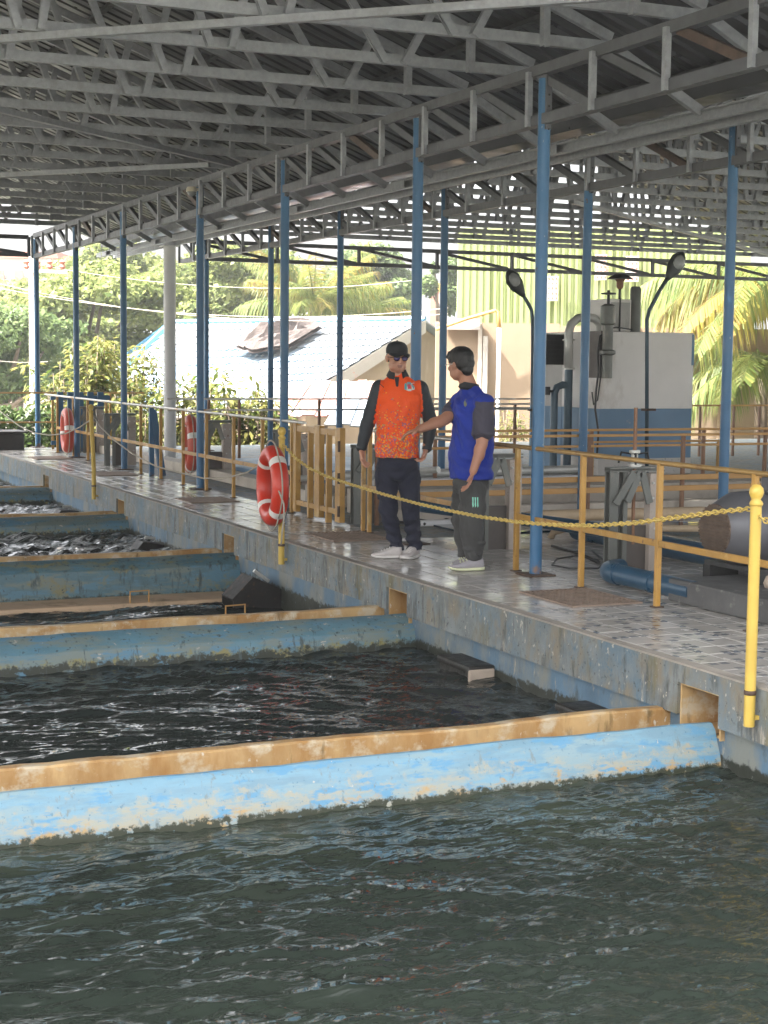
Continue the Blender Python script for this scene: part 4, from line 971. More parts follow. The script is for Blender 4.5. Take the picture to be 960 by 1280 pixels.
# equipment on top
t = thing('control_cabinet', 'pale control cabinet with an upright grey duct on top of the tank', 'cabinet', (X_(778,390,Yt+.5), Yt+.5, tz1))
b = MB(); b.box(X_(759,390,Yt+.4),Yt+.4,tz1+.012,X_(789,390,Yt+.4),Yt+.9,Z_(775,374,Yt+.4)); b.build('body', M['white'], t, bev=.01)
b = MB(); b.box(X_(763,390,Yt+.4),Yt+.39,tz1+.05,X_(774,390,Yt+.4)-.01,Yt+.399,Z_(775,378,Yt+.4)); b.box(X_(775,390,Yt+.4),Yt+.39,tz1+.05,X_(787,390,Yt+.4),Yt+.399,Z_(775,378,Yt+.4)); b.build('door', M['tankside'], t, bev=.003)
b = MB(); b.lathe([(.075,0),(.075,.6),(.06,.63)], (X_(794,390,Yt+.5),Yt+.5,tz1), 12); b.build('duct', M['lamp'] if False else M['gateframe'], t, True, sharp=40)
b = MB(); b.tube([(X_(775,390,Yt+.38),Yt+.38,tz1+.01),(X_(775,390,Yt+.38),Yt+.38,Z_(775,372,Yt+.38))], .012, 6); b.build('conduit', M['black'], t)
t = thing('siren_horn', 'rusty hooded siren on a mast above the tank', 'siren', (X_(775,350,Yt+.45), Yt+.45, tz1+.38))
sc = gy(775,352,Yt+.45)
b = MB(); b.tube([(sc[0],Yt+.45,tz1+.35),(sc[0],Yt+.45,sc[2]-.05)], .016, 8); b.build('mast', M['black'], t)
b = MB(); b.lathe([(.03,-.10),(.05,-.07),(.05,.0),(.08,.03),(.02,.05)], sc, 8); b.build('horn', M['brown'], t, True, sharp=30)
b = MB(); b.lathe([(.19,.035),(.19,.045),(.09,.095),(.02,.10)], sc, 6); b.build('hood', M['black'], t)
t = thing('valve_stack', 'black motorised valve with handwheel standing beside the tank top', 'valve', (X_(746,400,Yt+.3), Yt+.3, tz1-.75))
vx = X_(746,400,Yt+.3); 
b = MB(); b.lathe([(.07,0),(.07,.3),(.11,.32),(.11,.36),(.07,.38),(.07,.7),(.10,.72),(.10,.95),(.05,.98)], (vx-.06,Yt-.08,tz1-.62), 12); b.build('valve_body', M['gateframe'], t, True, sharp=30)
b = MB(); b.lathe([(.02,0),(.02,.14),(.10,.145),(.10,.165),(.02,.17),(.02,.2)], (vx-.06,Yt-.08,tz1+.34), 12); b.build('handwheel', M['black'], t, True, sharp=30)
t = thing('bent_vent_pipe', 'pale swan neck pipe arching over the tank side', 'pipe', (X_(712,450,Yt+.6), Yt+.6, .05))
Yp = Yt + .6; q = lambda px, py: np.array(gy(px, py, Yp))
b = MB(); b.tube([q(711,460),q(711,430),q(711,415),q(714,405),q(722,398),q(733,396),q(743,398),q(750,406),q(752,425),q(752,440)], .058, 12); b.build('arch', M['galvpipe'], t, True)
b = MB(); b.tube([q(711,462),[q(711,462)[0],Yp,.05]], .055, 12); b.build('dark_riser', M['lamppole'], t, True, sharp=40)
b = MB(); b.lathe([(.085,0),(.085,.02)], q(711,425)-[0,0,.01], 12); b.lathe([(.085,0),(.085,.02)], q(711,461)-[0,0,.01], 12); b.build('flange', M['galvpipe'], t)
t = thing('blue_bent_pipe', 'dark blue pipe bending down beside the tank', 'pipe', (X_(693,480,Yp), Yp, .05))
b = MB(); b.tube([q(711,482),q(703,481),q(696,484),q(693,492),[q(693,500)[0],Yp,.05]], .05, 12); b.build('pipe', M['lamppole'], t, True, sharp=40)
b = MB(); b.tube([q(684,489)+[-.02,0,-.05],q(684,489)+[-.02,0,.06]], .06, 8); b.tube([q(684,489),q(694,489)], .02, 6); b.build('valve', M['black'], t)
b = MB(); b.tube([np.array(gy(px,py,Yt-.03)) for px,py in ((760,414),(750,420),(747,440),(748,465),(745,490),(744,512),(748,540),(746,573))], .014, 6); b.tube([np.array(gy(px,py,Yt-.03)) for px,py in ((790,412),(770,409),(755,412),(750,430),(751,470),(747,500),(742,506),(740,490))], .01, 6)
tag(b.build('hanging_cables', M['black'], None, True), 'black cables hanging down the corner of the tank', 'cables')

# street lamps
def street_lamp(Y, base, bend, head, lab, zb):
    p0, p1, p2 = (np.array(gy(*p, Y)) for p in (base, bend, head))
    t = thing('street_lamp', lab, 'street lamp', (p0[0], Y, zb), 'street lamps by the tank')
    b = MB(); b.tube([(p0[0],Y,zb),(p1[0],Y,p1[2]-.12),(p1[0]+.1*(p2[0]-p1[0]),Y,p1[2]+.0),p1*.45+p2*.55,p2], .026, 10); b.build('pole', M['lamppole'], t, True)
    d = p2 - p1; d /= np.linalg.norm(d); c = p2 + d*.17; s = np.cross(d, [0,1,0.]); 
    rg = []
    for f, w, h in ((-1.15,.03,.03),(-.8,.06,.04),(-.2,.115,.05),(.4,.12,.05),(.85,.07,.04),(1.05,.02,.015)):
        rg.append([c + d*.20*f + np.array([0,1,0])*(-h*math.sin(a)) + s*w*math.cos(a) for a in np.linspace(0, 6.2832, 13)[:-1]])
    MB().rings(rg).build('head', M['lamp'], t, True)
    rg = [[c + d*(.05+.12*f) + np.array([0,-1,0])*(.040+e) + s*w*math.cos(a)*1 + d*.0 + np.array([0,-1,0])*.0 + np.cross(s, [0,1,0])*0 + d*w*math.sin(a)*1.3 for a in np.linspace(0,6.2832,13)[:-1]] for f, w, e in ((0,.085,0),(0,.07,.012),(0,.03,.018))]
    MB().rings(rg).build('lens', M['lampglass'], t, True)
    b = MB(); b.box(p0[0]-.09,Y-.04,Z_(700,511,Y)-.03,p0[0]+.09,Y+.04,Z_(700,511,Y)); b.build('clamp', M['rustbar'], t)
street_lamp(17.7, (809,580), (809,388), (836,345), 'tall street lamp in front of the white tank, head to the right', .05)
street_lamp(19.9, (667,560), (666,388), (652,366), 'street lamp mostly hidden behind the thick blue post, head to the left', -.012)

# ================================================================== PEOPLE
def cloth(name, base, fold=.35, rough=.75, var=.1, fs=9.0):
    m = mat(name, base, rough, 0, var, 6, 0)
    t = m.node_tree; N = t.nodes; L = t.links; b = N['Principled BSDF']
    ge = N.new('ShaderNodeNewGeometry'); mp = N.new('ShaderNodeMapping'); mp.inputs['Scale'].default_value = (1, 1, .55); L.new(ge.outputs['Position'], mp.inputs[0])
    n = N.new('ShaderNodeTexNoise'); n.inputs['Scale'].default_value = fs; n.inputs['Detail'].default_value = 3; n.inputs['Distortion'].default_value = 1.2; L.new(mp.outputs[0], n.inputs['Vector'])
    n2 = N.new('ShaderNodeTexNoise'); n2.inputs['Scale'].default_value = 350; n2.inputs['Detail'].default_value = 2; L.new(ge.outputs['Position'], n2.inputs['Vector'])
    bp = N.new('ShaderNodeBump'); bp.inputs['Strength'].default_value = fold; bp.inputs['Distance'].default_value = .03; L.new(n.outputs[0], bp.inputs['Height'])
    b2 = N.new('ShaderNodeBump'); b2.inputs['Strength'].default_value = .12; b2.inputs['Distance'].default_value = .002; L.new(n2.outputs[0], b2.inputs['Height']); L.new(bp.outputs[0], b2.inputs['Normal'])
    L.new(b2.outputs[0], b.inputs['Normal']); b.inputs['Sheen Weight'].default_value = .05; b.inputs['Specular IOR Level'].default_value = .25
    return m
M['skin'] = mat('skin', (.48,.25,.165), .5, 0, .1, 9, .05, 120, .001, [((.54,.27,.19), 14, .55, .7, (1,1,1))]); M['skin'].node_tree.nodes['Principled BSDF'].inputs['Subsurface Weight'].default_value = .08
M['skin_d'] = mat('tanned_skin', (.38,.18,.11), .5, 0, .1, 9, .05, 120, .001, [((.40,.18,.11), 14, .55, .7, (1,1,1))])
M['lips'] = mat('lips', (.27,.125,.09), .45, 0, .05, 20, 0)
M['hair'] = mat('black_hair', (.008,.007,.0065), .5, 0, .4, 40, .6, 140, .006, stretch=(1,1,.3))
M['navy'] = cloth('navy_trousers', (.016,.018,.034), .3)
M['charcoal'] = cloth('charcoal_sleeve', (.022,.027,.032), .4, .55)
M['darkcollar'] = cloth('dark_collar', (.022,.023,.026), .1)
M['royal'] = cloth('royal_blue_shirt', (.012,.034,.29), .4, .7, .1, 8)
M['greysleeve'] = cloth('dark_grey_sleeve', (.060,.055,.075), .3)
M['greypants'] = cloth('grey_trousers', (.058,.058,.057), .45, .8, .1, 11)
M['blackpants'] = cloth('black_cap_cloth', (.018,.019,.021), .1)
M['shoe_pale'] = mat('pale_shoe_mesh', (.52,.48,.46), .7, 0, .08, 20, .2, 160, .002)
M['shoe_grey'] = mat('grey_shoe_mesh', (.34,.32,.34), .7, 0, .12, 20, .2, 160, .002)
M['sole'] = mat('pale_sole', (.66,.63,.60), .6, 0, .05, 8, .05)
M['sole_lime'] = mat('pale_lime_sole', (.66,.68,.45), .6, 0, .05, 8, .05)
M['lens'] = mat('violet_dark_lens', (.15,.12,.28), .12, 0, .1, 10, 0)
M['frame'] = mat('dark_spectacle_frame', (.03,.012,.012), .3, 0, .1, 10, 0)
M['mint'] = mat('mint_print', (.25,.62,.48), .6, 0, .05, 10, 0)
M['tealprint'] = mat('teal_print', (.08,.33,.36), .6, 0, .05, 10, 0); M['whiteprint'] = mat('white_print', (.65,.66,.63), .6, 0, .05, 10, 0)
M['redprint'] = mat('red_print', (.55,.04,.08), .6, 0, .05, 10, 0); M['goldprint'] = mat('olive_print', (.16,.17,.10), .6, 0, .05, 10, 0)
# orange shirt: plain above, printed with a confetti of coloured specks towards the hem
def orange_mat(zlo, zhi):
    m = cloth('orange_printed_shirt', (.80,.085,.008), .28, .6, .06, 8); t = m.node_tree; N = t.nodes; L = t.links; b = N['Principled BSDF']
    src = b.inputs['Base Color'].links[0].from_socket
    ge = N.new('ShaderNodeNewGeometry'); v = N.new('ShaderNodeTexVoronoi'); v.inputs['Scale'].default_value = 95; L.new(ge.outputs['Position'], v.inputs['Vector'])
    sp = N.new('ShaderNodeSeparateColor'); L.new(v.outputs['Color'], sp.inputs[0])
    r = N.new('ShaderNodeValToRGB'); r.color_ramp.interpolation = 'CONSTANT'; e = r.color_ramp.elements
    cols = [(.75,.10,.01),(.85,.30,.02),(.45,.08,.10),(.80,.06,.01),(.30,.12,.22),(.85,.22,.015),(.45,.30,.08),(.70,.07,.02)]
    e[0].color = cols[0] + (1,); e[1].position = .125; e[1].color = cols[1] + (1,)
    for i in range(2, 8): x = e.new(i*.125); x.color = cols[i] + (1,)
    L.new(sp.outputs[0], r.inputs[0])
    z = N.new('ShaderNodeSeparateXYZ'); L.new(ge.outputs['Position'], z.inputs[0])
    n = N.new('ShaderNodeTexNoise'); n.inputs['Scale'].default_value = 9; n.inputs['Detail'].default_value = 4; L.new(ge.outputs['Position'], n.inputs['Vector'])
    zz = N.new('ShaderNodeMath'); zz.operation = 'MULTIPLY_ADD'; L.new(n.outputs[0], zz.inputs[0]); zz.inputs[1].default_value = .45; L.new(z.outputs[2], zz.inputs[2])
    mr = N.new('ShaderNodeMapRange'); mr.inputs[1].default_value = zlo + .22; mr.inputs[2].default_value = zhi + .22; mr.inputs[3].default_value = 1; mr.inputs[4].default_value = 0; L.new(zz.outputs[0], mr.inputs[0])
    th = N.new('ShaderNodeMath'); th.operation = 'LESS_THAN'; L.new(sp.outputs[1], th.inputs[0]); L.new(mr.outputs[0], th.inputs[1])
    x = N.new('ShaderNodeMix'); x.data_type = 'RGBA'; L.new(th.outputs[0], x.inputs[0]); L.new(src, x.inputs[6]); L.new(r.outputs[0], x.inputs[7])
    L.new(x.outputs[2], b.inputs['Base Color']); return m

def icos(n=10):
    vs = []; m = n
    for i in range(1, m):
        a = math.pi*i/m
        for k in range(2*m): t = math.pi*k/m; vs.append((math.sin(a)*math.cos(t), math.sin(a)*math.sin(t), math.cos(a)))
    vs = [(0,0,1)] + vs + [(0,0,-1)]; q = 2*m; fs = []
    for k in range(q): fs.append((0, 1+k, 1+(k+1) % q))
    for i in range(m-2):
        for k in range(q): a = 1+i*q; fs.append((a+k, a+q+k, a+q+(k+1) % q, a+(k+1) % q))
    a = 1 + (m-2)*q
    for k in range(q): fs.append((a+k, len(vs)-1, a+(k+1) % q))
    return np.array(vs), fs
SV, SF = icos(8)
class Figure:
    """primitives in a person's own frame: u to the viewer's right, v up, w towards the viewer, metres"""
    def __init__(s, base, foot_px, scale):
        s.base = np.array(base, float); s.o = foot_px; s.s = scale
    def W(s, u, v, w): return s.base + RIGHT*u - AWAY*w + UP*v
    def px(s, x, y, w=0.0): return s.W((x - s.o[0])/s.s, (s.o[1] - y)/s.s, w)
class Clay:
    def __init__(s): s.mb = MB(); s.pr = []
    def cap(s, p, q, r0, r1, lab, flat=False):
        p, q = np.array(p, float), np.array(q, float); d = q - p; L = np.linalg.norm(d); d = d / L
        ref = np.array([0,0,1.]) if abs(d[2]) < .9 else np.array([1.,0,0]); a = np.cross(d, ref); a /= np.linalg.norm(a); b = np.cross(a, d)
        prof = []
        if not flat:
            for k in range(1, 5): t = math.pi/2*k/4; prof.append((r0*math.sin(t), -r0*math.cos(t)))
        else: prof.append((r0, 0))
        if not flat:
            for k in range(0, 4): t = math.pi/2*k/4; prof.append((r1*math.cos(t), L + r1*math.sin(t)))
        else: prof.append((r1, L))
        s.mb.rings([[p + d*h + r*(a*math.cos(t) - b*math.sin(t)) for t in np.linspace(0, 2*math.pi, 17)[:-1]] for r, h in prof])
        s.pr.append(('c', p, q, r0, r1, lab)); return s
    def ell(s, c, ax, lab):
        """ax: 3 vectors, already scaled"""
        c = np.array(c, float); A = np.array(ax, float)
        V = c + SV @ A; det = np.linalg.det(A)
        s.mb.add(V, SF if det > 0 else [f[::-1] for f in SF]); s.pr.append(('e', c, A, lab)); return s
    def loft(s, rg, lab, labline=None):
        s.mb.rings(rg)
        for r0, r1 in zip(rg[:-1], rg[1:]):
            c0, c1 = np.mean(r0, 0), np.mean(r1, 0); s.pr.append(('l', c0, c1, np.array(r0), np.array(r1), lab))
        return s
    def labels(s, P):
        best = np.full(len(P), 1e9); lab = np.zeros(len(P), int)
        for p in s.pr:
            if p[0] == 'c':
                _, a, b, r0, r1, l = p; ab = b - a; t = np.clip((P - a) @ ab / (ab @ ab), 0, 1); d = np.linalg.norm(P - a - t[:,None]*ab, axis=1) - (r0 + (r1-r0)*t)
            elif p[0] == 'e':
                _, c, A, l = p; Q = (P - c) @ np.linalg.inv(A); k = np.linalg.norm(Q, axis=1); d = (k - 1)*np.linalg.norm(P - c, axis=1)/np.maximum(k, 1e-6)
            else:
                _, c0, c1, r0, r1, l = p
                d = np.min(np.linalg.norm(P[:,None,:] - np.vstack([r0, r1, (r0 + r1)/2])[None], axis=2), axis=1) - .03
            w = d < best; best[w] = d[w]; lab[w] = l
        return lab
    def build(s, name, mats, parent, vox=.006, smooth=3, fac=.5, relabel=None, fold=None):
        tmp = s.mb.build('tmp_clay', M['dark'])
        r = tmp.modifiers.new('r', 'REMESH'); r.mode = 'VOXEL'; r.voxel_size = vox
        sm = tmp.modifiers.new('s', 'SMOOTH'); sm.factor = fac; sm.iterations = smooth
        dg = bpy.context.evaluated_depsgraph_get(); dg.update()
        me = bpy.data.meshes.new_from_object(tmp.evaluated_get(dg)); bpy.data.objects.remove(tmp)
        me.name = name; me.materials.clear()
        for m in mats: me.materials.append(m)
        if fold is not None:
            nv = len(me.vertices); co = np.zeros(nv*3, np.float32); me.vertices.foreach_get('co', co); co = co.reshape(-1,3).astype(float)
            nr = np.zeros(nv*3, np.float32); me.vertices.foreach_get('normal', nr); nr = nr.reshape(-1,3)
            co = co + nr * fold(co)[:,None]; me.vertices.foreach_set('co', co.ravel().astype(np.float32)); me.update()
        n = len(me.polygons); cen = np.zeros(n*3, np.float32); me.polygons.foreach_get('center', cen); cen = cen.reshape(-1, 3).astype(float)
        lab = s.labels(cen)
        if relabel is not None: lab = relabel(cen, lab)
        me.polygons.foreach_set('material_index', lab.astype(np.int32)); me.polygons.foreach_set('use_smooth', np.ones(n, bool))
        org = ORG.get(parent.name, np.zeros(3)); me.transform(Matrix.Translation(Vector(-org))); me.update()
        o = bpy.data.objects.new(name, me); C.objects.link(o); o.parent = parent; ORG[o.name] = org
        return o
def folds(F, amp, seed, dirs, ztop=None, zone=None):
    r = np.random.default_rng(seed); W = [(np.array(d, float)/np.linalg.norm(d), r.uniform(.8,1.25)*k, r.uniform(0,6.28)) for d, k in dirs]
    def f(P):
        Q = P - F.base; u = Q @ RIGHT; v = Q @ UP; w = -(Q @ AWAY); X = np.stack([u, v, w], 1)
        warp = .035*np.sin(9*u + 5*v + seed) + .03*np.sin(13*v - 7*w + 2*seed) + .02*np.sin(21*u + 17*w)
        o = np.zeros(len(P))
        for d, k, ph in W:
            s_ = np.sin(k*(X @ d + warp) + ph); env = .5 + .5*np.sin(3.7*(X @ np.roll(d, 1)) + ph*1.7 + seed); o += env*(np.abs(s_)**1.6*np.sign(s_))
        o *= amp/max(1, len(W)**.5)
        if zone is not None: o *= zone(u, v, w)
        return o
    return f
def hand(cl, wrist, d, out, thumb, L=.175, curl=.5, lab=0, spread=1.0):
    """wrist point, direction of the hand, palm-normal the fingers curl towards, side the thumb leaves from"""
    d = np.array(d, float)/np.linalg.norm(d); n = np.array(out, float); n -= d*n.dot(d); n /= np.linalg.norm(n)
    s = np.array(thumb, float); s -= d*s.dot(d) + n*s.dot(n); s /= np.linalg.norm(s)
    pl = L*.52
    for k in range(4):
        o_ = (1.5-k)*.0195
        cl.cap(wrist + s*o_*.55 + d*.005, wrist + d*pl*(1 - .04*abs(k-1)) + s*o_, .016, .0125, lab)
    for k, f in enumerate((.92, 1.0, .94, .76)):
        o_ = (1.5-k)*.0195*spread; base = wrist + d*pl*(1 - .04*abs(k-1)) + s*(1.5-k)*.0195
        ln = L*.45*f; c = curl*(.8 + .25*k)
        d1 = d*math.cos(c*.6) + n*math.sin(c*.6) + s*(1.5-k)*.05*spread; d2 = d*math.cos(c*1.5) + n*math.sin(c*1.5)
        m1 = base + d1*ln*.48; m2 = m1 + d2*ln*.52
        cl.cap(base, m1, .0102, .0092, lab); cl.cap(m1, m2, .0092, .0075, lab)
    b0 = wrist + d*pl*.28 + s*.026; b1 = b0 + (d*.7 + s*.6 + n*.25)*.045; b2 = b1 + (d*.92 + s*.15 + n*.3)*.032
    cl.cap(wrist + d*.015 + s*.014, b0, .017, .0145, lab); cl.cap(b0, b1, .0135, .0105, lab); cl.cap(b1, b2, .0105, .0082, lab)
def ring_uv(F, x, y, hu, hw, w0=0.0, yaw=0.0, n=28, sq=2.4):
    """superellipse ring of a torso, centre at pixel x,y; yaw turns it"""
    c = F.px(x, y, w0); out = []
    for t in np.linspace(0, 2*math.pi, n+1)[:-1]:
        a = abs(math.cos(t))**(2/sq)*math.copysign(1, math.cos(t))*hu; b = abs(math.sin(t))**(2/sq)*math.copysign(1, math.sin(t))*hw
        out.append(c + RIGHT*(a*math.cos(yaw) - b*math.sin(yaw)) - AWAY*(a*math.sin(yaw) + b*math.cos(yaw)))
    return out
def shoe(parent, heel, toe, up_m, sole_m, H=.095, Wd=.048, name='shoe'):
    heel = np.array(heel, float); toe = np.array(toe, float); d = toe - heel; d[2] = 0; L = np.linalg.norm(d); d /= L; s = np.cross(UP, d)
    z0 = heel[2]
    def prof(rows, n=16):
        rg = []
        for f, w, zl, zh in rows:
            c = heel + d*L*f; ring = []
            for t in np.linspace(0, 2*math.pi, n+1)[:-1]:
                a = math.cos(t); b = math.sin(t); zz = zl + (zh-zl)*(.5 + .5*math.copysign(abs(b)**.7, b))
                ring.append(np.array([c[0], c[1], z0 + zz]) + s*w*math.copysign(abs(a)**.75, a))
            rg.append(ring)
        return rg
    w = Wd
    b = MB().rings(prof([(0,.55*w,.02,.05),(.02,.75*w,.012,.09),(.12,.85*w,.012,H),(.28,.86*w,.012,H*1.0),(.42,.9*w,.012,H*.86),(.58,1.0*w,.014,H*.68),(.75,1.03*w,.018,H*.55),(.9,.85*w,.024,H*.46),(.98,.5*w,.03,H*.38)]))
    o = b.build(name, up_m, parent, True)
    b = MB().rings(prof([(-.03,.5*w,.012,.03),(-.005,.88*w,.003,.034),(.15,1.0*w,.0,.030),(.4,.98*w,.0,.026),(.65,1.1*w,.0,.026),(.85,1.0*w,.006,.028),(.97,.65*w,.014,.032),(1.01,.35*w,.02,.034)]))
    b.build('sole', sole_m, o, True)
    b = MB()
    for k in range(4):
        f = .40 + .09*k; z = H*(.90 - .10*k*.9); c = heel + d*L*f; b.tube([np.array([c[0],c[1],z0+z*.86]) + s*.03, np.array([c[0],c[1],z0+z+.004]), np.array([c[0],c[1],z0+z*.86]) - s*.03], .004, 5)
    b.build('lace', sole_m, o, True)
def bvh_of(o, org): 
    me = o.data; return BVHTree.FromPolygons([Vector(v.co) + Vector(org) for v in me.vertices], [tuple(p.vertices) for p in me.polygons])
def print_on(bvh, F, polys, m, name, parent, lift=.003):
    """flat print: polygons in photograph pixels laid onto the cloth from the front"""
    b = MB(); d = Vector(AWAY)
    for poly in polys:
        vs = []
        for x, y in poly:
            p = F.px(x, y, .6); h = bvh.ray_cast(Vector(p), d, 2.0)
            vs.append(np.array(h[0]) - AWAY*lift if h[0] is not None else None)
        if any(v is None for v in vs): continue
        n = len(vs); b.add(vs + [v + AWAY*(lift+.004) for v in vs], [tuple(range(n)), tuple(range(2*n-1, n-1, -1))] + [((i+1) % n, i, n+i, n+(i+1) % n) for i in range(n)])
    if b.v: return b.build(name, m, parent)
R3, A3, U3 = RIGHT, -AWAY, UP
def frame3(yaw, pitch=0, roll=0):
    """head frame: s to its left side (viewer's right when facing us), f out of the face, t up"""
    f = A3*math.cos(yaw) + R3*math.sin(yaw); s = R3*math.cos(yaw) - A3*math.sin(yaw); t = U3
    f2 = f*math.cos(pitch) - t*math.sin(pitch); t2 = t*math.cos(pitch) + f*math.sin(pitch)
    s2 = s*math.cos(roll) + t2*math.sin(roll); t3 = t2*math.cos(roll) - s*math.sin(roll)
    return s2, f2, t3
def head(cl, c, fr, skin, lips, k=1.0):
    s, f, t = fr
    P = lambda a, b, h: c + s*a*k + f*b*k + t*h*k
    E = lambda a, b, h, ra, rb, rh, l: cl.ell(P(a,b,h), (s*ra*k, f*rb*k, t*rh*k), l)
    E(0,-.005,.035, .077,.096,.088, skin); E(0,.012,-.03, .064,.078,.085, skin); E(0,.032,-.078, .042,.05,.036, skin)   # cranium, face, chin
    E(.048,.02,-.055,.024,.045,.045,skin); E(-.048,.02,-.055,.024,.045,.045,skin)                                          # jaw corners
    E(.038,.062,-.018,.026,.024,.022,skin); E(-.038,.062,-.018,.026,.024,.022,skin)                                        # cheekbones
    cl.cap(P(0,.086,.018), P(0,.104,-.022), .010*k, .0135*k, skin); E(.011,.094,-.027,.010,.011,.008,skin); E(-.011,.094,-.027,.010,.011,.008,skin)
    E(0,.082,.032,.050,.015,.010,skin)                                                                                      # brow
    E(0,.080,-.052,.024,.012,.0065,lips); E(0,.079,-.063,.020,.012,.007,lips)
    for q in (-1, 1): E(.080*q,-.012,-.004,.010,.020,.032,skin); E(.088*q,-.020,.004,.006,.013,.022,skin)
    return P

# ---- the man in orange
b1 = gz(499, 697); F = Figure(b1, (499, 697), FPX / float((b1 - EYE) @ np.array([ROT[0][2], ROT[1][2], ROT[2][2]])))
man = thing('person', 'man in black cap, dark glasses and orange printed shirt, standing with arms down', 'man', b1)
cl = Clay()
fr = frame3(.30, .06)
HC = F.px(493.5, 449, .02)
P = head(cl, HC, fr, 0, 1, .97)
cl.cap(F.px(493.5,464,.0), F.px(495,482,-.02), .056, .068, 0)
cl.cap(F.px(457,531,.02), F.px(451,561,.05), .045, .032, 0); cl.cap(F.px(536,528,.0), F.px(531,560,.03), .045, .032, 0)
hand(cl, F.px(451,561,.05), F.px(453,580,.07) - F.px(451,561,.05), RIGHT*.8 + A3*.3, A3 + RIGHT*.2, .175, .55, 0)
hand(cl, F.px(531,560,.03), F.px(526,577,.06) - F.px(531,560,.03), -RIGHT*.8 + A3*.2, A3 - RIGHT*.4, .165, 1.0, 0)
cl.ell(F.px(495.5,584,.0), (R3*.172, A3*.125, U3*.13), 2)
cl.ell(F.px(496,574,.0), (R3*.165, A3*.12, U3*.11), 2)
for xs in ((481.5,485,494.5), (510,513,517.5)):
    cl.cap(F.px(xs[0],594,.0), F.px(xs[1],640,.03), .094, .070, 2); cl.cap(F.px(xs[1],640,.03), F.px(xs[2],680,.0), .070, .056, 2)
    cl.cap(F.px(xs[2],676,.0), F.px(xs[2]+.3,687,.0), .057, .060, 2, True)
for xs in ((486,640),(513.5,642)): cl.ell(F.px(xs[0],xs[1],.055), (R3*.055, A3*.035, U3*.06), 2)
def _legs(u, v, w): return np.clip((.80 - v)/.08, 0, 1)*np.clip((v - .02)/.05, 0, 1)*(np.abs(u) < .19)
body = cl.build('body', [M['skin'], M['lips'], M['navy']], man, .0055, 2, fold=folds(F, .011, 5, [((.4,1,.2),48),((-.5,1,.4),60),((1,.3,.2),34)], zone=lambda u, v, w: _legs(u, v, w)*(np.abs(u) < .175)))
sh = Clay()
rg = [ring_uv(F,*a) for a in ((495,571.5,.170,.140,.01,-.05),(495.3,562,.171,.143,.015),(496,545,.170,.147,.02),(496.2,528,.168,.142,.02),(496.5,512,.170,.130,.012),(497,498,.178,.122,.005),(497,489,.178,.113,0),(496.5,482,.160,.100,-.01),(496,476,.120,.085,-.015),(495,471,.080,.072,-.02),(494.5,467,.062,.064,-.018))]
sh.loft(rg, 0)
sa = [F.px(473,487,-.0), F.px(458,529,.02), F.px(450.5,560,.05)]; sb = [F.px(521,487,-.01), F.px(536.5,527,-.0), F.px(531.5,560,.03)]
for A in (sa, sb):
    sh.cap(A[0], A[1], .076, .056, 1); sh.cap(A[1], A[2], .058, .040, 1); d = (A[2]-A[1]); d /= np.linalg.norm(d); sh.cap(A[2]-d*.02, A[2]+d*.012, .043, .044, 1, True)
    sh.ell(A[1] + A3*(-.01), (R3*.06, A3*.055, U3*.07), 1)
sh.ell(F.px(497,540,.06), (R3*.145, A3*.10, U3*.17), 0)                 # belly
for q in (-1, 1): sh.ell(F.px(496.5+q*14,499,.055), (R3*.085, A3*.07, U3*.085), 0)
seamR = (F.px(473,476,0), F.px(471,512,0)); 
def relab(cen, lab):
    u = (cen - F.base) @ RIGHT; v = (cen - F.base) @ UP
    px = F.o[0] + u*F.s; py = F.o[1] - v*F.s
    lo = 470.0 + np.clip((500 - py), -10, 40)*.16; hi = 525.5 - np.clip((500 - py), -10, 40)*.12
    out = lab.copy(); 
    up = py < 512
    out[up & (px > lo) & (px < hi)] = 0
    out[up & ((px <= lo) | (px >= hi))] = 1
    return out
shirt = sh.build('shirt', [orange_mat(.78, 1.24), M['charcoal']], man, .0065, 3, .5, relab, folds(F, .009, 3, [((1,.9,0),38),((-.9,.8,.3),46),((.5,1,.5),60),((1,-.3,.6),30)], zone=lambda u, v, w: np.where(np.abs(u - .0) > .19, .45, 1.0)))
bv = bvh_of(shirt, b1)
# collar and placket
def collar(F, cx_, cy_, r0, r1, h, wc, m, par, open_=.5, tilt=.02, yaw=0.0):
    """standing, folded collar open to the front"""
    rg_o = []; n = 22
    b = MB(); rows = []
    for i in range(n+1):
        a = math.pi/2 + open_ + (2*math.pi - 2*open_)*i/n + 0
        e = RIGHT*math.cos(a + yaw)*1.0 + A3*math.sin(a + yaw)
        c = F.px(cx_, cy_, wc); lift = tilt*(1 - math.sin(a))
        ptd = .030*max(0, 1 - min(i, n-i)/4.0)
        rows.append([c + e*r0 + UP*(h + lift), c + e*(r0+.006) + UP*(h + lift + .004), c + e*(r1 + .004) + UP*(lift - .006 - ptd) , c + e*(r1-.004) + UP*(lift - .012 - ptd), c + e*(r0+.004) + UP*(lift*.5 - .012)])
    b.rings(rows); return b.build('collar', m, par, True, sharp=40)
collar(F, 494.5, 472, .060, .086, .034, -.012, M['darkcollar'], man, .42, .016, -.1)
print_on(bv, F, [[(490.5,472),(496.5,472),(495.5,483),(494,484.3),(492.5,483)]], M['darkcollar'], 'placket', man, .004)
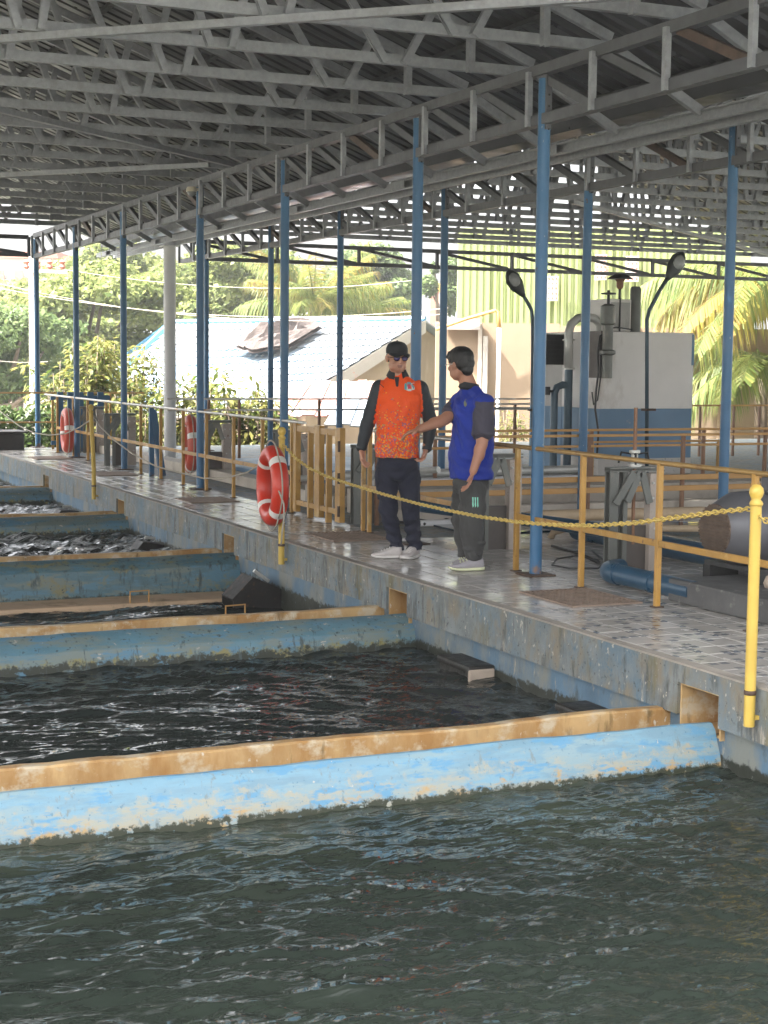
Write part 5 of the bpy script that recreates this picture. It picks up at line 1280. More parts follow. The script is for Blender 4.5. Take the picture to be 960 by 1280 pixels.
# emblem on the chest: bars and small shapes
print_on(bv, F, [[(503,480.5),(505.2,478.8),(506,483),(505.6,488),(503,487)]], M['tealprint'], 'emblem', man)
print_on(bv, F, [[(506.3,478.3),(508.3,477.7),(508.3,482),(506.6,482.5)],[(508.7,477.8),(511,478.3),(510.6,482.3),(508.7,482)]], M['tealprint'], 'emblem', man, .0035)
print_on(bv, F, [[(507.4,480.5),(509.8,480.3),(510.3,486),(507,486)]], M['redprint'], 'emblem', man, .0045)
print_on(bv, F, [[(511,479.5),(515,478.8),(515.6,487),(512,488)],[(505.8,483.5),(507,483.5),(507,488.5),(505.6,488.3)],[(507.3,486.4),(511.6,486.4),(511.5,489),(507.2,489)]], M['whiteprint'], 'emblem', man)
print_on(bv, F, [[(511.6,480.2),(513,480),(513,484),(512,484.5)],[(513.6,482),(514.8,482),(514.8,486),(513.6,486)]], M['tealprint'], 'emblem', man, .0045)
print_on(bv, F, [[(472.5,480),(478,484.6),(477.5,485.2),(472.2,480.8)]], M['darkcollar'], 'maker_mark', man)
# cap
s, f, t = fr
def capdome(P, s, f, t, m, par):
    rg = []
    for h, k in ((.024,1.0),(.045,1.02),(.070,.99),(.095,.88),(.112,.68),(.121,.42),(.125,.1)):
        rg.append([P(0,-.008,h+.012) + s*.0835*k*math.cos(a) + f*.102*k*math.sin(a) - t*.020*math.sin(a)*(-.0 if h>.05 else .0) for a in np.linspace(0,2*math.pi,25)[:-1]])
    o = MB().rings(rg).build('cap', m, par, True, sharp=60)
    rg = []
    for k, (bb, drop) in enumerate(((.055,.010),(.088,.006),(.115,.0),(.140,-.008),(.150,-.012))):
        wd = .082*math.sqrt(max(0.02, 1 - ((bb-.055)/.108)**2)); ring = []
        for a in np.linspace(-1, 1, 9): ring.append(P(0,bb,.047+drop) + s*wd*a - t*.018*a*a)
        for a in np.linspace(1, -1, 9): ring.append(P(0,bb,.042+drop) + s*wd*a - t*.022*a*a)
        rg.append(ring)
    MB().rings(rg).build('brim', m, o, True, sharp=40)
    b = MB(); b.ell if False else None; b.lathe([(.004,.0),(.009,.003),(.002,.008)], P(0,-.008,.137), 8); b.build('button', m, o, True)
capdome(P, s, f, t, M['blackpants'], man)
def glasses(P, s, f, t, par, lens_m, frame_m, k=1.0, full=True):
    g = MB()
    if full:
     for q in (-1, 1): g.tube([P(.033*q,.103-.004*abs(math.cos(a)),.004) + s*.025*math.cos(a) + t*.0185*math.sin(a) for a in np.linspace(0,6.2832,17)[:-1]], .0026, 6, True)
    g.tube([P(-.007,.106,.012), P(0,.109,.014), P(.007,.106,.012)], .003, 6)
    for q in (-1, 1): g.tube([P(.059*q,.098,.012), P(.080*q,.06,.012), P(.084*q,-.01,.010), P(.080*q,-.03,-.006)], .003, 6)
    o = g.build('spectacles', frame_m, par, True)
    for q in ((-1, 1) if full else ()):
        c = P(.033*q,.101,.004); b = MB(); b.add([c + f*.004] + [c + s*.024*math.cos(a) + t*.0175*math.sin(a) for a in np.linspace(0,6.2832,17)[:-1]] + [c - f*.002], [(0,1+i,1+(i+1)%16) for i in range(16)] + [(17,1+(i+1)%16,1+i) for i in range(16)])
        b.build('lens', lens_m, o, True)
glasses(P, s, f, t, man, M['lens'], M['frame'])
# short hair below the cap
hr = MB(); rows = []
for h in (.030,.008,-.018,-.032):
    k = 1.012 if h > -.02 else .97
    rows.append([P(0,-.006,h) + s*.0805*k*math.cos(a) + f*.1*k*math.sin(a) for a in np.linspace(math.pi*1.02, 2*math.pi*.99, 15)] + [P(0,-.006,h) + s*.070*k*math.cos(a) + f*.088*k*math.sin(a) for a in np.linspace(2*math.pi*.99, math.pi*1.02, 15)])
hr.rings(rows); hr.build('hair', M['hair'], man, True)
shoe(man, F.W((502-499)/F.s, 0.0, .03), F.W((464.5-499)/F.s, 0, .06), M['shoe_pale'], M['sole'])
shoe(man, F.W((519-499)/F.s, 0.0, -.02), F.W((503.5-499)/F.s, 0, .20), M['shoe_pale'], M['sole'])

# ---- the man in blue
b2 = gz(586, 711); F = Figure(b2, (586, 711), FPX / float((b2 - EYE) @ np.array([ROT[0][2], ROT[1][2], ROT[2][2]])))
man2 = thing('person', 'dark-haired man in royal blue polo and grey trousers, pointing left with outstretched arm', 'man', b2)
cl = Clay(); fr = frame3(-2.38, .10); HC = F.px(571.5, 458, .0)
P = head(cl, HC, fr, 0, 1, .98)
cl.cap(F.px(576,466,.0), F.px(584,489,.0), .055, .066, 0)
E1, W1 = F.px(597.5,553,.235), F.px(587,586,.27)
cl.cap(F.px(599,530,.20), E1, .052, .044, 0); cl.cap(E1, W1, .044, .029, 0); cl.ell((E1*.72+W1*.28), (R3*.045,A3*.043,U3*.075), 0)
hand(cl, W1, F.px(581,606,.29) - W1, -RIGHT, A3*.6 - RIGHT*.6, .18, .45, 0)
E2, W2 = F.px(553,525,.0), F.px(521.5,536.5,.12)
cl.cap(F.px(566,515,-.05), E2, .052, .046, 0); cl.cap(E2, W2, .046, .031, 0); cl.ell(E2*.7+W2*.3, (R3*.07, A3*.043, U3*.044), 0)
hand(cl, W2, F.px(500,543,.17) - W2, -UP*1 + A3*.2, -RIGHT*.3 - UP*.6 + A3*.8, .18, .42, 0, 1.1)
cl.ell(F.px(587,603,.0), (R3*.140, A3*.16, U3*.12), 2)
cl.cap(F.px(588.5,612,.085), F.px(587.5,652,.10), .106, .086, 2); cl.cap(F.px(587.5,652,.10), F.px(591,688,.08), .086, .070, 2); cl.cap(F.px(591,684,.08), F.px(591.5,697,.08), .073, .068, 2, True)
cl.cap(F.px(580,612,-.085), F.px(577,652,-.10), .094, .080, 2); cl.cap(F.px(577,652,-.10), F.px(583,690,-.10), .080, .064, 2); cl.cap(F.px(583,686,-.10), F.px(583.5,697,-.10), .066, .062, 2, True)
for yy, dx in ((676,6),(684,-5),(690,4),(668,-6)): cl.ell(F.px(590.5+dx,yy,.09), (R3*.05, A3*.07, U3*.018), 2)
cl.ell(F.px(592,630,.155), (R3*.075, A3*.045, U3*.085), 2)           # cargo pocket
body2 = cl.build('body', [M['skin_d'], M['lips'], M['greypants']], man2, .0055, 2, fold=folds(F, .015, 6, [((.5,1,.2),44),((-.6,1,.4),58),((1,.4,.2),34)], zone=lambda u, v, w: np.clip((.60 - v)/.08, 0, 1)*np.clip((v - .02)/.05, 0, 1)*(w < .2)))
sh = Clay(); yw = -.35
rg = [ring_uv(F,*a) for a in ((587,597.5,.150,.185,.0,yw),(587,588,.152,.186,.0,yw),(587.5,565,.152,.182,.0,yw),(588,540,.148,.182,.0,yw),(588.5,520,.140,.188,.0,yw),(588.5,508,.130,.190,.0,yw),(587.5,500,.112,.172,.0,yw),(586,494,.090,.125,.0,yw),(584.5,489,.070,.078,.0,yw),(583.5,485,.062,.064,.0,yw))]
sh.loft(rg, 0)
sh.ell(F.px(577,512,.02), (R3*.085, A3*.14, U3*.10), 0); sh.ell(F.px(596,515,.0), (R3*.09, A3*.15, U3*.12), 0); sh.ell(F.px(578,562,.02), (R3*.085,A3*.14,U3*.15), 0)
s1 = [F.px(599,506,.165), F.px(599.5,543,.225)]; s2 = [F.px(573,504,-.13), F.px(558.5,520,-.035)]
for A, r0, r1 in ((s1,.080,.082),(s2,.075,.070)):
    sh.cap(A[0], A[1]*.85+A[0]*.15, r0, r1, 1); d = A[1]-A[0]; d /= np.linalg.norm(d); sh.cap(A[1]-d*.06, A[1], r1, r1*1.02, 1, True)
sh.cap(F.px(585,490,.02), F.px(598,504,.13), .062, .082, 0); sh.cap(F.px(582,490,-.02), F.px(575,502,-.10), .060, .075, 0)
sh.ell(F.px(601,520,.0), (R3*.075, A3*.14, U3*.14), 0)
def relab2(cen, lab):
    out = lab.copy(); u = (cen - F.base) @ RIGHT; v = (cen - F.base) @ UP; px = F.o[0] + u*F.s; py = F.o[1] - v*F.s; w = -(cen - F.base) @ AWAY
    out[(py < 501.5) & (px > 571)] = 0
    return out
shirt2 = sh.build('shirt', [M['royal'], M['greysleeve']], man2, .0065, 3, .5, relab2, folds(F, .011, 8, [((1,.5,.2),34),((-.8,.9,.3),42),((.3,1,.5),52),((1,-.2,.6),27)]))
bv = bvh_of(shirt2, b2); bvb = bvh_of(body2, b2)
collar(F, 583.5, 487.5, .064, .082, .032, .0, M['darkcollar'], man2, .35, .012, -1.9 + 0)
print_on(bv, F, [[(575.5,503),(577.5,498.5),(579.5,500),(579.3,506),(577.3,508.5),(575.7,507)]], M['goldprint'], 'emblem', man2)
for k in range(3):
    x = 587 + k*2.9; print_on(bvb, F, [[(x,618.5),(x+1.8,618.5),(x+1.6,624),(x+2.0,629),(x+.9,631),(x+.2,627),(x+.5,623)]], M['mint'], 'claw_stripe', man2, .004)
# hair: thick cap of hair swept to the front
hc = Clay(); s, f, t = fr
E = lambda a, b, h, ra, rb, rh: hc.ell(P(a,b,h), (s*ra, f*rb, t*rh), 0)
E(0,-.012,.062,.090,.108,.084); E(0,-.052,.014,.083,.064,.070); E(0,.050,.082,.072,.052,.036); E(.02,.078,.074,.045,.026,.022); E(0,-.072,-.035,.058,.035,.05)
for q in (-1,1): E(.072*q,-.012,.030,.013,.038,.032)
for k in range(46):
    a = random.uniform(-.06,.06); b_ = random.uniform(-.08,.05); h0 = .122 - abs(a)*.45 - max(0,-b_-.0)*.45
    hc.cap(P(a,b_,h0-.012), P(a*1.05+random.uniform(-.006,.006), b_+.035, h0+.006-max(0,b_-.05)*.3), .0085, .005, 0)
hc.build('hair', [M['hair']], man2, .0045, 1)
glasses(P, s, f, t, man2, M['lampglass'], M['galvpipe'], full=False)
shoe(man2, F.W((603-586)/F.s, 0, .08), F.W((560-586)/F.s, 0, .13), M['shoe_grey'], M['sole_lime'], .105, .05)
shoe(man2, F.W((592-586)/F.s, 0, -.11), F.W((566-586)/F.s, 0, -.04), M['shoe_grey'], M['sole_lime'], .10, .048)

# ================================================================== BEYOND THE PLATFORM
GZ = -2.6
def leaves(centers, radii, n, size, seed, flat=.5, elong=1.6, inward=.5, droop=0.0):
    """small bent leaf faces through the volume of several clumps"""
    r = np.random.default_rng(seed); V = []; F = []
    cs = np.array(centers, float); rs = np.array(radii, float)
    vol = rs.prod(axis=1)**(.75); idx = r.choice(len(cs), n, p=vol/vol.sum())
    d = r.normal(size=(n, 3)); d /= np.linalg.norm(d, axis=1)[:,None]; rad = r.uniform(0, 1, n)**inward
    P = cs[idx] + d*rad[:,None]*rs[idx]
    nn = d*.5 + r.normal(size=(n,3))*flat + np.array([0,0,.6]); nn /= np.linalg.norm(nn, axis=1)[:,None]
    a = np.cross(nn, r.normal(size=(n,3))); a /= np.linalg.norm(a, axis=1)[:,None]; a[:,2] -= droop; b = np.cross(nn, a)
    sz = size*r.uniform(.6, 1.3, n)
    L = a*(sz*elong*.5)[:,None]; B = b*(sz*.5)[:,None]; up = nn*(sz*.12)[:,None]
    v = np.stack([P - L, P - L*.1 + B*.9 + up, P + L - up, P - L*.1 - B*.9 + up], 1).reshape(-1, 3)
    f = np.arange(4*n).reshape(-1, 4)
    return v, f
def mesh_np(name, v, f, m, parent):
    org = ORG.get(parent.name, np.zeros(3)); me = bpy.data.meshes.new(name); v = np.asarray(v) - org
    me.vertices.add(len(v)); me.vertices.foreach_set('co', v.ravel().astype(np.float32)); me.loops.add(f.size); me.loops.foreach_set('vertex_index', f.ravel().astype(np.int32))
    me.polygons.add(len(f)); me.polygons.foreach_set('loop_start', np.arange(0, f.size, 4, dtype=np.int32)); me.polygons.foreach_set('loop_total', np.full(len(f), 4, dtype=np.int32))
    me.materials.append(m); me.update(); o = bpy.data.objects.new(name, me); C.objects.link(o); o.parent = parent; ORG[o.name] = org; return o
def tree(px, py, depth, rad, n, size, seed, lab, m, name='broadleaf_tree', flatness=.45, clumps=26, grp=None, spread=1.0):
    r = np.random.default_rng(seed); c = at(px, py, depth); base = np.array([c[0], c[1], GZ])
    t = thing(name, lab, 'tree', base, grp)
    cs, rs = [], []
    for k in range(clumps):
        d = r.normal(size=3); d /= np.linalg.norm(d); q = r.uniform(.35, 1)**.6
        p = c + d*q*np.array([rad[0], rad[0], rad[1]])*.85; cs.append(p); k_ = r.uniform(.18, .36)*rad[0]; rs.append((k_*1.25, k_*1.25, k_*flatness*1.3))
    v, f = leaves(cs, rs, n, size, seed+1)
    mesh_np('crown', v, f, m, t)
    b = MB(); tr = .035*rad[0] + .10
    fork = np.array([base[0] + r.normal()*.3, base[1], c[2] - rad[1]*.9]) if c[2] - rad[1]*.9 > GZ + 1 else base + [0,0,1.2]
    b.tube([base - [0,0,.2], base*.5 + fork*.5 + [r.normal()*.15,0,0], fork], [tr*1.4, tr*1.05, tr], 9); b.build('trunk', M['bark'], t, True)
    for k in r.choice(clumps, min(clumps, 11), replace=False):
        e = np.array(cs[k]); m_ = fork*.45 + e*.55 + np.array([0,0,-.12*rad[1]]) + r.normal(size=3)*.15
        bb = MB(); bb.tube([fork - [0,0,.1], m_, e], [tr*.62, tr*.36, tr*.14], 6); bb.build('limb', M['bark'], t, True)
    return t
tree(30, 412, 58, (3.4, 1.9), 19800, 0.172, 21, 'wide green rain tree at the far left behind the thin posts', M['leaf_tree'], grp='trees behind the platform')
tree(120, 395, 52, (3.0, 2.2), 15400, 0.158, 22, 'rain tree with bare grey branches between the two left posts', M['leaf_tree'], grp='trees behind the platform')
tree(205, 355, 64, (4.6, 2.0), 22000, 0.185, 23, 'spreading rain tree whose crown passes behind the white pipe column', M['leaf_tree'], grp='trees behind the platform')
tree(300, 352, 60, (3.4, 1.7), 15400, 0.178, 24, 'rain tree above the blue ridge left of the shaggy palm', M['leaf_tree'], grp='trees behind the platform')
tree(462, 362, 70, (2.3, 1.9), 17600, 0.158, 25, 'round dark green tree right of the shaggy palm', M['leaf_tree2'], grp='trees behind the platform', flatness=.9)
tree(15, 440, 46, (2.4, 1.7), 12100, 0.132, 26, 'lower dull green tree at the left edge above the hedge', M['leaf_tree2'], grp='trees behind the platform')
tree(120, 372, 82, (5, 1.9), 15400, 0.224, 27, 'far hazy rain tree low on the skyline at the left', M['leaf_tree'], grp='trees behind the platform')
tree(552, 350, 66, (.9, 1.9), 5720, 0.132, 28, 'slim dark tree against the green wall', M['leaf_tree2'], grp='trees behind the platform', flatness=1.2, clumps=12)

# shrubs just outside the railing, with stems and larger leaves
def shrub(px, py, depth, h, wd, n, size, seed, lab, m=None):
    r = np.random.default_rng(seed); top = at(px, py, depth); base = np.array([top[0], top[1], GZ])
    t = thing('leafy_shrub', lab, 'shrub', base, 'shrubs outside the far railing'); V = []; F = []; st = MB(); off = 0
    for k in range(13):
        a = r.uniform(0, 6.28); e = top + np.array([math.cos(a)*wd*r.uniform(.1,1), math.sin(a)*wd*.6*r.uniform(.1,1), -h*r.uniform(0,.75)])
        s0 = base + np.array([r.normal()*.15, r.normal()*.15, 0]); mid = s0*.4 + e*.6 + np.array([0,0,.25])
        st.tube([s0, mid, e], [.03,.018,.006], 5)
        nl = n//13
        for i in range(nl):
            q = r.uniform(.35, 1.0); p = (mid*(1-q)*2 + e*(2*q-1)) if q > .5 else s0*(1-2*q) + mid*2*q
            d = np.array([r.normal(), r.normal(), r.uniform(-.9,.35)]); d /= np.linalg.norm(d); L = size*r.uniform(.7,1.3)
            sd = np.cross(d, [0,0,1.]) + r.normal(size=3)*.3; sd /= np.linalg.norm(sd); p = p + d*r.uniform(.02,.22)
            V += [p, p + d*L*.45 + sd*L*.19, p + d*L - np.array([0,0,L*.25]), p + d*L*.45 - sd*L*.19]; F.append([off, off+1, off+2, off+3]); off += 4
    mesh_np('foliage', np.array(V), np.array(F), m or M['leaf_shrub'], t); st.build('stem', M['bark'], t, True)
for i, a in enumerate(((120,415,32,1.5,.9,2600,.18),(75,450,33,1.1,.7,1500,.17),(160,425,33.5,1.4,.95,2400,.18),(238,452,31.5,1.1,.7,1500,.19),(300,465,31,1.0,.7,1500,.19),(265,500,31,.7,.7,1000,.17),(178,485,31.5,.9,1.1,1700,.16),(335,495,31,.7,.6,900,.17))):
    shrub(*a, 40+i, ['tall light green shrub between the left posts', 'small light green shrub near the leftmost post', 'bushy shrub just left of the white pipe column', 'shrub rising right of the white pipe column', 'shrub with drooping leaves left of the life ring post',
                     'low shrub behind the red life ring', 'low shrub filling behind the far railing', 'low leafy plant behind the gate stand by the life ring'][i])
shrub(642, 508, 33, .6, .35, 600, .12, 60, 'small bright green bush at the foot of the tan wall')
t = thing('hedge', 'clipped dark green hedge at the far left end', 'hedge', at(0, 540, 32))
h0 = at(-25, 522, 32); cs = [h0 + RIGHT*x + UP*z for x in np.arange(-1.5, 1.6, .35) for z in (-.75,-.4,0.0)]
v, f = leaves(cs, [(.34,.34,.28)]*len(cs), 5200, .085, 70, .8); mesh_np('foliage', v, f, M['leaf_hedge'], t)
b = MB(); 
for x in np.arange(-1.4, 1.5, .4): b.tube([np.array([*(h0 + RIGHT*x)[:2], GZ]), h0 + RIGHT*x - UP*.5], .03, 5)
b.build('stems', M['bark'], t)

# palms
def frond(mb, base, d, L, droop, seed, wid=.16, nl=46, ll=.55):
    r = np.random.default_rng(seed); d = np.array(d, float); d /= np.linalg.norm(d); pts = []; p = np.array(base, float); v = d.copy(); N = 18
    for i in range(N+1):
        pts.append(p.copy()); p = p + v*L/N; v = v + np.array([0,0,-droop/N]); v /= np.linalg.norm(v)
    mb.tube(pts, [.03*(1 - .85*i/N) for i in range(N+1)], 5)
    for k in range(nl):
        q = .12 + .87*k/nl; i = min(int(q*N), N-1); f_ = q*N - i; c = pts[i]*(1-f_) + pts[i+1]*f_; tg = pts[i+1] - pts[i]; tg /= np.linalg.norm(tg)
        sd = np.cross(tg, UP); sd /= np.linalg.norm(sd); l = ll*(.45 + .75*math.sin(math.pi*min(1, q*.85+.12)))*r.uniform(.85,1.1)
        for s_ in (-1, 1):
            dd = tg*.5 + sd*s_*.65 + UP*r.uniform(-.6,.0); dd /= np.linalg.norm(dd); w = .022*r.uniform(.8,1.3)
            e1 = c + dd*l*.5 + UP*(-.05*l); e2 = e1 + (dd*.55 + UP*(-.95))*l*.6; nrm = np.cross(dd, UP); nrm /= np.linalg.norm(nrm) + 1e-9; wv = (nrm*.4 + tg*.8)*w
            mb.add([c - wv*.6, c + wv*.6, e1 + wv, e1 - wv, e2], [(0,1,2,3),(3,2,4)])
def palm(px, py, depth, n, L, lab, seed, droop=1.2, ll=.55, ms=None, el=(-.2,1.0), nl=46, az=None):
    r = np.random.default_rng(seed); c = at(px, py, depth); base = np.array([c[0], c[1], GZ])
    t = thing('palm_tree', lab, 'palm', base, 'palms behind the platform')
    b = MB(); b.tube([base - [0,0,.2], base*.5 + c*.5 + [.1,0,0], c], [.2,.15,.14], 9); b.build('trunk', M['bark'], t, True)
    for k in range(n):
        a = az[k] if az else 2*math.pi*k/n + r.uniform(-.25,.25); e = r.uniform(*el)
        mb = MB(); frond(mb, c, RIGHT*math.cos(a) + AWAY*math.sin(a) + UP*e, L*r.uniform(.85,1.1), droop*r.uniform(.8,1.2), seed*50+k, nl=nl, ll=ll)
        mb.build('frond', (ms or [M['leaf_palm']])[k % len(ms or [1])], t)
palm(985, 362, 36.8, 22, 3.5, 'big coconut palm with yellowing fronds at the right edge beside the tank', 3, 1.7, .95, [M['leaf_palmy'], M['leaf_palm'], M['leaf_palmy'], M['leaf_palm']], (-.1,1.0), 78)
palm(950, 455, 37, 13, 2.7, 'lower green palm behind the big coconut palm', 4, 1.5, .8, [M['leaf_palm']], (-.2,.8), 64)
palm(392, 378, 55, 34, 2.9, 'shaggy yellow-green palm standing behind the blue roof', 5, .55, .7, [M['leaf_palm'], M['leaf_palmy'], M['leaf_palm']], (-.1,1.5), 46)
palm(452, 392, 56, 16, 2.0, 'small dry palm at the right of the shaggy palm', 6, .7, .4, [M['leaf_palmy'], M['leaf_palm']], (0,1.1), 28)

# ---- houses
def plane_pts(quads): return quads
hs = thing('blue_roof_house', 'low house with a pale blue corrugated roof and tan gable wall', 'house', [*at(400, 500, 42)[:2], GZ])
ridge_r, ridge_l = at(532, 400, 46.0), at(215, 404, 50.0)
eave_r, eave_l = at(372, 500, 42.6), at(95, 520, 46.5)
nrm = np.cross(ridge_l - ridge_r, eave_r - ridge_r); nrm /= np.linalg.norm(nrm); nrm = nrm if nrm[2] > 0 else -nrm
# sheets of the roof plane, courses lapped one over another
NC, NS = 12, 13
for j in range(NC):
    f0, f1 = j/NC, (j+1.12)/NC
    rowb = []
    for i in range(NS):
        g0, g1 = i/NS, (i+1)/NS; K = 7; vs = []
        for ff, lift in ((f0, .0), (min(f1,1.03), .05)):
            L0 = ridge_r*(1-ff) + eave_r*ff; L1 = ridge_l*(1-ff) + eave_l*ff
            for k in range(K):
                g = g0 + (g1-g0)*k/(K-1); vs.append(L0*(1-g) + L1*g + nrm*(lift + .02*math.cos(math.pi*k)))
        vs2 = [v - nrm*.012 for v in vs]; 
        fs = [(k, k+1, K+k+1, K+k) for k in range(K-1)] + [(2*K+k+1, 2*K+k, 3*K+k, 3*K+k+1) for k in range(K-1)] + [(K+k, K+k+1, 3*K+k+1, 3*K+k) for k in range(K-1)]
        rowb.append((vs+vs2, fs))
    for vs_i, fs in rowb:
        MB().add(vs_i, fs).build('roof_sheet', M['roofsheet'], hs)
def slab(quad, n, th, name, m, par):
    q = [np.array(p, float) for p in quad]; N_ = len(q); return MB().add(q + [p - n*th for p in q], [tuple(range(N_)), tuple(range(2*N_-1, N_-1, -1))] + [((i+1) % N_, i, N_+i, N_+(i+1) % N_) for i in range(N_)]).build(name, m, par)
# left hip with blue trim, far slope, gable
hipl = at(128, 468, 52.5)
slab([ridge_l, eave_l, hipl], nrm, .05, 'hip_roof', M['roofsheet'], hs)
b = MB(); b.tube([ridge_l + nrm*.03, eave_l + nrm*.05], .10, 6); b.tube([ridge_l + nrm*.03, hipl + nrm*.03], .08, 6); b.tube([ridge_r + nrm*.04, ridge_l + nrm*.04], .09, 6); b.build('ridge_trim', M['bluetrim'], hs)
rv = ridge_r - ridge_l; rv[2] = 0; rv /= np.linalg.norm(rv); sv = eave_r - ridge_r; sv[2] = 0; run = np.linalg.norm(sv); sv /= run
back_r = ridge_r - sv*run + UP*(eave_r[2] - ridge_r[2])
back_l = ridge_l - sv*run + UP*(eave_r[2] - ridge_r[2])
slab([ridge_r, ridge_l, back_l, back_r], -nrm*.0 + UP, .05, 'far_slope', M['roofsheet'], hs)
g = rv*.0 - rv*.25
lo = lambda p: np.array([p[0], p[1], GZ])
slab([eave_r + g - UP*.1, ridge_r + g - UP*.12, back_r + g - UP*.1, lo(back_r + g), lo(eave_r + g)], rv, .2, 'gable_wall', M['tanwall'], hs)
slab([lo(eave_l) - sv*.3, lo(eave_r) - sv*.3, eave_r - sv*.3 - UP*.25, eave_l - sv*.3 - UP*.25], -sv*0 + sv, .2, 'front_wall', M['tanwall'], hs)
b = MB(); dn = UP*.36
b.add([eave_r + rv*.02, ridge_r + rv*.02, ridge_r + rv*.02 - dn, eave_r + rv*.02 - dn*1.15] + [eave_r - rv*.05, ridge_r - rv*.05, ridge_r - rv*.05 - dn, eave_r - rv*.05 - dn*1.15], [(0,3,2,1),(4,5,6,7),(0,1,5,4),(2,3,7,6),(0,4,7,3),(1,2,6,5)])
b.build('bargeboard', M['bargeboard'], hs)
# crumpled tarpaulin on the ridge
r = np.random.default_rng(5); NX, NY = 16, 9; vs = []
tc = at(348, 424, 46.6)
for j in range(NY):
    for i in range(NX):
        u_, w_ = i/(NX-1) - .5, j/(NY-1) - .5; vs.append(tc - rv*u_*1.9 + (eave_r-ridge_r)/np.linalg.norm(eave_r-ridge_r)*w_*(2.4 - 1.9*abs(u_)) + nrm*(.16 + .55*r.random()*(1-abs(2*u_)**2)*(1-abs(1.6*w_)) ))
b = MB().add(vs + [v - nrm*.12 for v in vs], [(j*NX+i, j*NX+i+1, (j+1)*NX+i+1, (j+1)*NX+i) for j in range(NY-1) for i in range(NX-1)] + [(NX*NY+j*NX+i, NX*NY+(j+1)*NX+i, NX*NY+(j+1)*NX+i+1, NX*NY+j*NX+i+1) for j in range(NY-1) for i in range(NX-1)])
tag(b.build('brown_tarpaulin', M['brownjunk'], None), 'crumpled brown tarpaulin lying over the pale blue roof', 'tarpaulin')

# small roof with faded red sheets, below the blue roof
rr = thing('red_roof_shed', 'low shed roof of faded red and white sheets below the blue roof', 'shed', [*at(410, 500, 36)[:2], GZ])
a0, a1, a2, a3 = at(368,478,38), at(470,476,38.5), at(470,520,35), at(330,520,34.5)
n_ = np.cross(a1-a0, a3-a0); n_ /= np.linalg.norm(n_); n_ = n_ if n_[2] > 0 else -n_
for i in range(9):
    f0, f1 = i/9, (i+1)/9
    slab([a0*(1-f0)+a1*f0, a0*(1-f1)+a1*f1, a3*(1-f1)+a2*f1, a3*(1-f0)+a2*f0] if False else [a0*(1-f0)+a1*f0 + n_*(.03*(i%2)), a0*(1-f1)+a1*f1 + n_*(.03*(i%2)), a3*(1-f1)+a2*f1 + n_*(.03*(i%2)), a3*(1-f0)+a2*f0 + n_*(.03*(i%2))], n_, .03, 'roof_sheet', M['redroof'], rr)
b = MB(); 
for a in (a0,a1,a2,a3): b.box(a[0]-.06,a[1]-.06,GZ,a[0]+.06,a[1]+.06,a[2]-.03)
b.build('support_posts', M['bark'], rr)
rr = thing('blue_shed', 'small bright blue sheet roof seen behind the orange-shirted man', 'shed', [*at(450, 520, 33)[:2], GZ])
a0, a1, a2, a3 = at(425,498,34), at(500,500,34.5), at(500,535,32.5), at(405,530,32)
n_ = np.cross(a1-a0, a3-a0); n_ /= np.linalg.norm(n_); n_ = n_ if n_[2] > 0 else -n_
for i in range(6):
    f0, f1 = i/6, (i+1)/6; slab([a0*(1-f0)+a1*f0 + n_*(.03*(i%2)), a0*(1-f1)+a1*f1 + n_*(.03*(i%2)), a3*(1-f1)+a2*f1 + n_*(.03*(i%2)), a3*(1-f0)+a2*f0 + n_*(.03*(i%2))], n_, .03, 'roof_sheet', M['roofsheet'], rr)
b = MB()
for a in (a0,a1,a2,a3): b.box(a[0]-.06,a[1]-.06,GZ,a[0]+.06,a[1]+.06,a[2]-.03)
b.build('support_posts', M['bark'], rr)

# ---- tan wall with the green building above it
D = 38.0
def wall_box(x0, x1, y0, depth, th, name, m, par, ybot=None):
    """an upright box facing the walkway, x0..x1 in picture, top at y0"""
    A, B = at(x0, y0, depth), at(x1, y0, depth); zt = (A[2]+B[2])/2; zb = GZ if ybot is None else float(at((x0+x1)/2, ybot, depth)[2])
    q = [np.array([A[0],A[1],zb]), np.array([B[0],B[1],zb]), np.array([B[0],B[1],zt]), np.array([A[0],A[1],zt])]
    return MB().add(q + [p + AWAY*th for p in q], [(0,1,2,3),(7,6,5,4),(0,4,5,1),(1,5,6,2),(2,6,7,3),(3,7,4,0)]).build(name, m, par)
tw = thing('tan_boundary_wall', 'high tan rendered wall streaked with damp behind the blue-shirted man', 'wall', [*at(650, 500, D)[:2], GZ])
for i, (x0, x1, yt) in enumerate(((545,601,405),(601.5,700,404),(700.5,800,408),(800.5,900,410),(900.5,1100,412))): wall_box(x0, x1, yt, D + .03*(i%2), .25, 'wall_bay', M['tanwall'], tw)
wall_box(604, 610, 420, D-.12, .1, 'grey_pier', M['conc'], tw); wall_box(598, 603, 405, D-.1, .1, 'pale_pier', M['conc_pale'], tw)
wall_box(555, 600, 398, D-.3, .25, 'coping_block', M['palebuild'], tw, 412)
b = MB(); b.tube([at(545,412,D-.4), at(585,398,D-.4), at(620,388,D-.4), at(623,391,D-.4), at(624,410,D-.4)], .045, 6); b.build('orange_pipe', M['orangebar'], tw, True)
b = MB(); q = at(624,410,D-.4); b.tube([q, [q[0],q[1],GZ]], .05, 8); b.build('white_pipe', M['whitepost'], tw, True)
gb_ = thing('green_building', 'tall green corrugated building with pale vent blocks', 'building', [*at(720, 400, 44)[:2], GZ])
xs_ = [573, 612, 651, 690, 729, 768, 807, 846, 885, 940]
for i in range(len(xs_)-1):
    ob = wall_box(xs_[i], xs_[i+1]-.4, 285, 44 + .05*(i%2), .3, 'wall_panel', M['green'], gb_)
for x in np.arange(576, 900, 8.5):
    wall_box(x, x+3.2, 286, 43.975, .03, 'corrugation', M['green'], gb_)
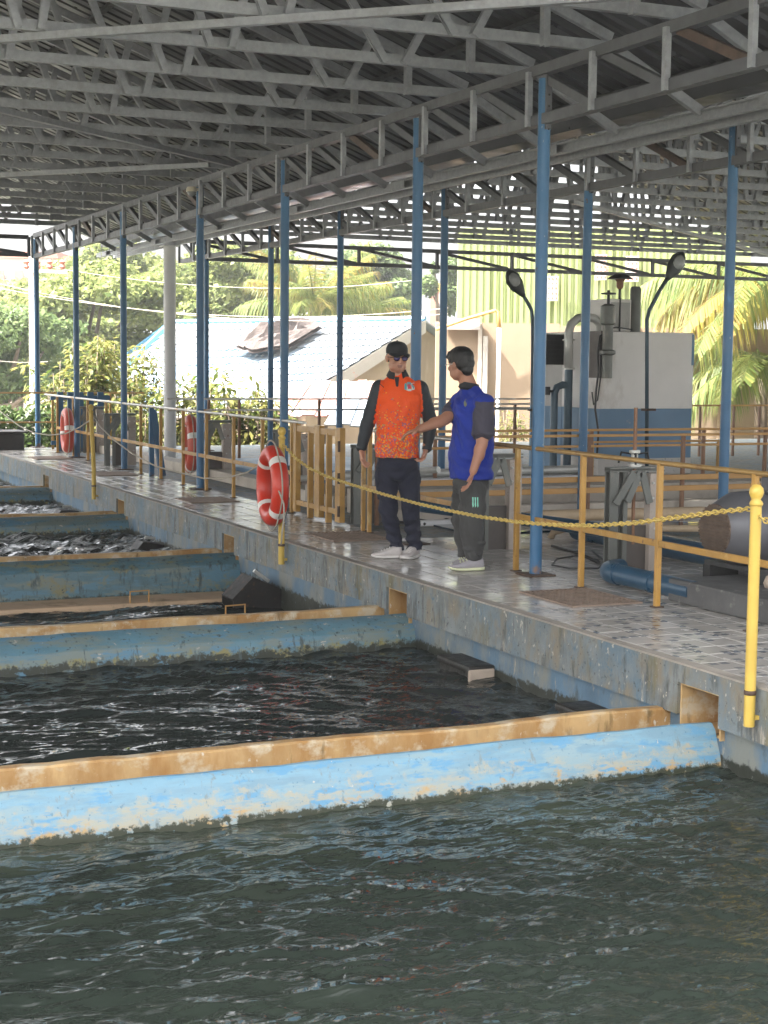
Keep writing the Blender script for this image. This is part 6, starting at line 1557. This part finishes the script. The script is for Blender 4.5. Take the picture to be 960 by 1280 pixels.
for (x0, x1, y0, y1) in ((684,698,345,376),(745,759,318,350),(783,799,320,352),(757,761,330,345)):
    fr_ = wall_box(x0, x1, y0, 43.8, .12, 'vent_panel', M['ventblock'], gb_, y1)
    for rr_ in range(5):
        for cc in range(3):
            xx = x0 + (x1-x0)*(cc+.2)/3; yy = y0 + (y1-y0)*(rr_+.25)/5; wall_box(xx, xx+(x1-x0)*.16, yy, 43.78, .015, 'vent_hole', M['redbrown'], gb_, yy+(y1-y0)*.10)
# far pale building and a water tank tower
pb = thing('pale_building', 'pale far building with a red brown parapet at the left edge', 'building', [*at(10, 350, 95)[:2], GZ])
wall_box(-60, 66, 322, 95, 5, 'wall', M['palebuild'], pb); wall_box(-62, 72, 314, 94.8, 5.4, 'parapet', M['redbrown'], pb, 322)
for x in (-30, -6, 18, 42): wall_box(x, x+11, 338, 94.9, .1, 'window', M['redbrown'], pb, 362)
pb = thing('water_tower', 'small reddish tower with a yellow tank between two posts', 'tower', [*at(545, 375, 80)[:2], GZ])
wall_box(538, 549, 362, 80, .5, 'shaft', M['redbrown'], pb); q = at(543.5, 358, 80.2); b = MB(); b.lathe([(.28,-.3),(.3,-.1),(.3,.1),(.12,.25),(.05,.28)], q, 12); b.build('tank', M['yellowpole'], pb, True)
# power lines and pole
t = thing('utility_pole', 'pale concrete utility pole behind the leftmost post', 'pole', [*at(41, 420, 40)[:2], GZ])
q0 = at(41, 300, 40); b = MB(); b.tube([[q0[0],q0[1],GZ], q0], [.14,.10], 10); b.build('shaft', M['conc_pale'], t, True)
b = MB(); b.bar(at(30,338,39.85), at(84,340,39.85), .08, .08); b.build('cross_arm', M['conc_pale'], t)
b = MB()
for x in (33, 47, 62, 78): b.lathe([(.05,0),(.09,.06),(.05,.12),(.09,.18),(.03,.24)], at(x,336.5,39.85), 8)
b.build('insulator', M['redbrown'], t)
for i, (a, c, sag) in enumerate(((at(-40,345,40), at(560,392,40), .55), (at(-40,352,40), at(560,385,40), .5), (at(41,330,40), at(520,350,46), .4), (at(-60,440,36), at(60,452,38), .1))):
    b = MB(); b.tube(para(a, c, sag, 16), .009, 4); tag(b.build('power_line', M['rope'], None), ['lower pale power line crossing the trees', 'pale power line just above the lower one', 'upper thin power line in front of the tree crowns', 'short cable at the left edge above the hedge'][i], 'cable', 'power lines crossing the trees')
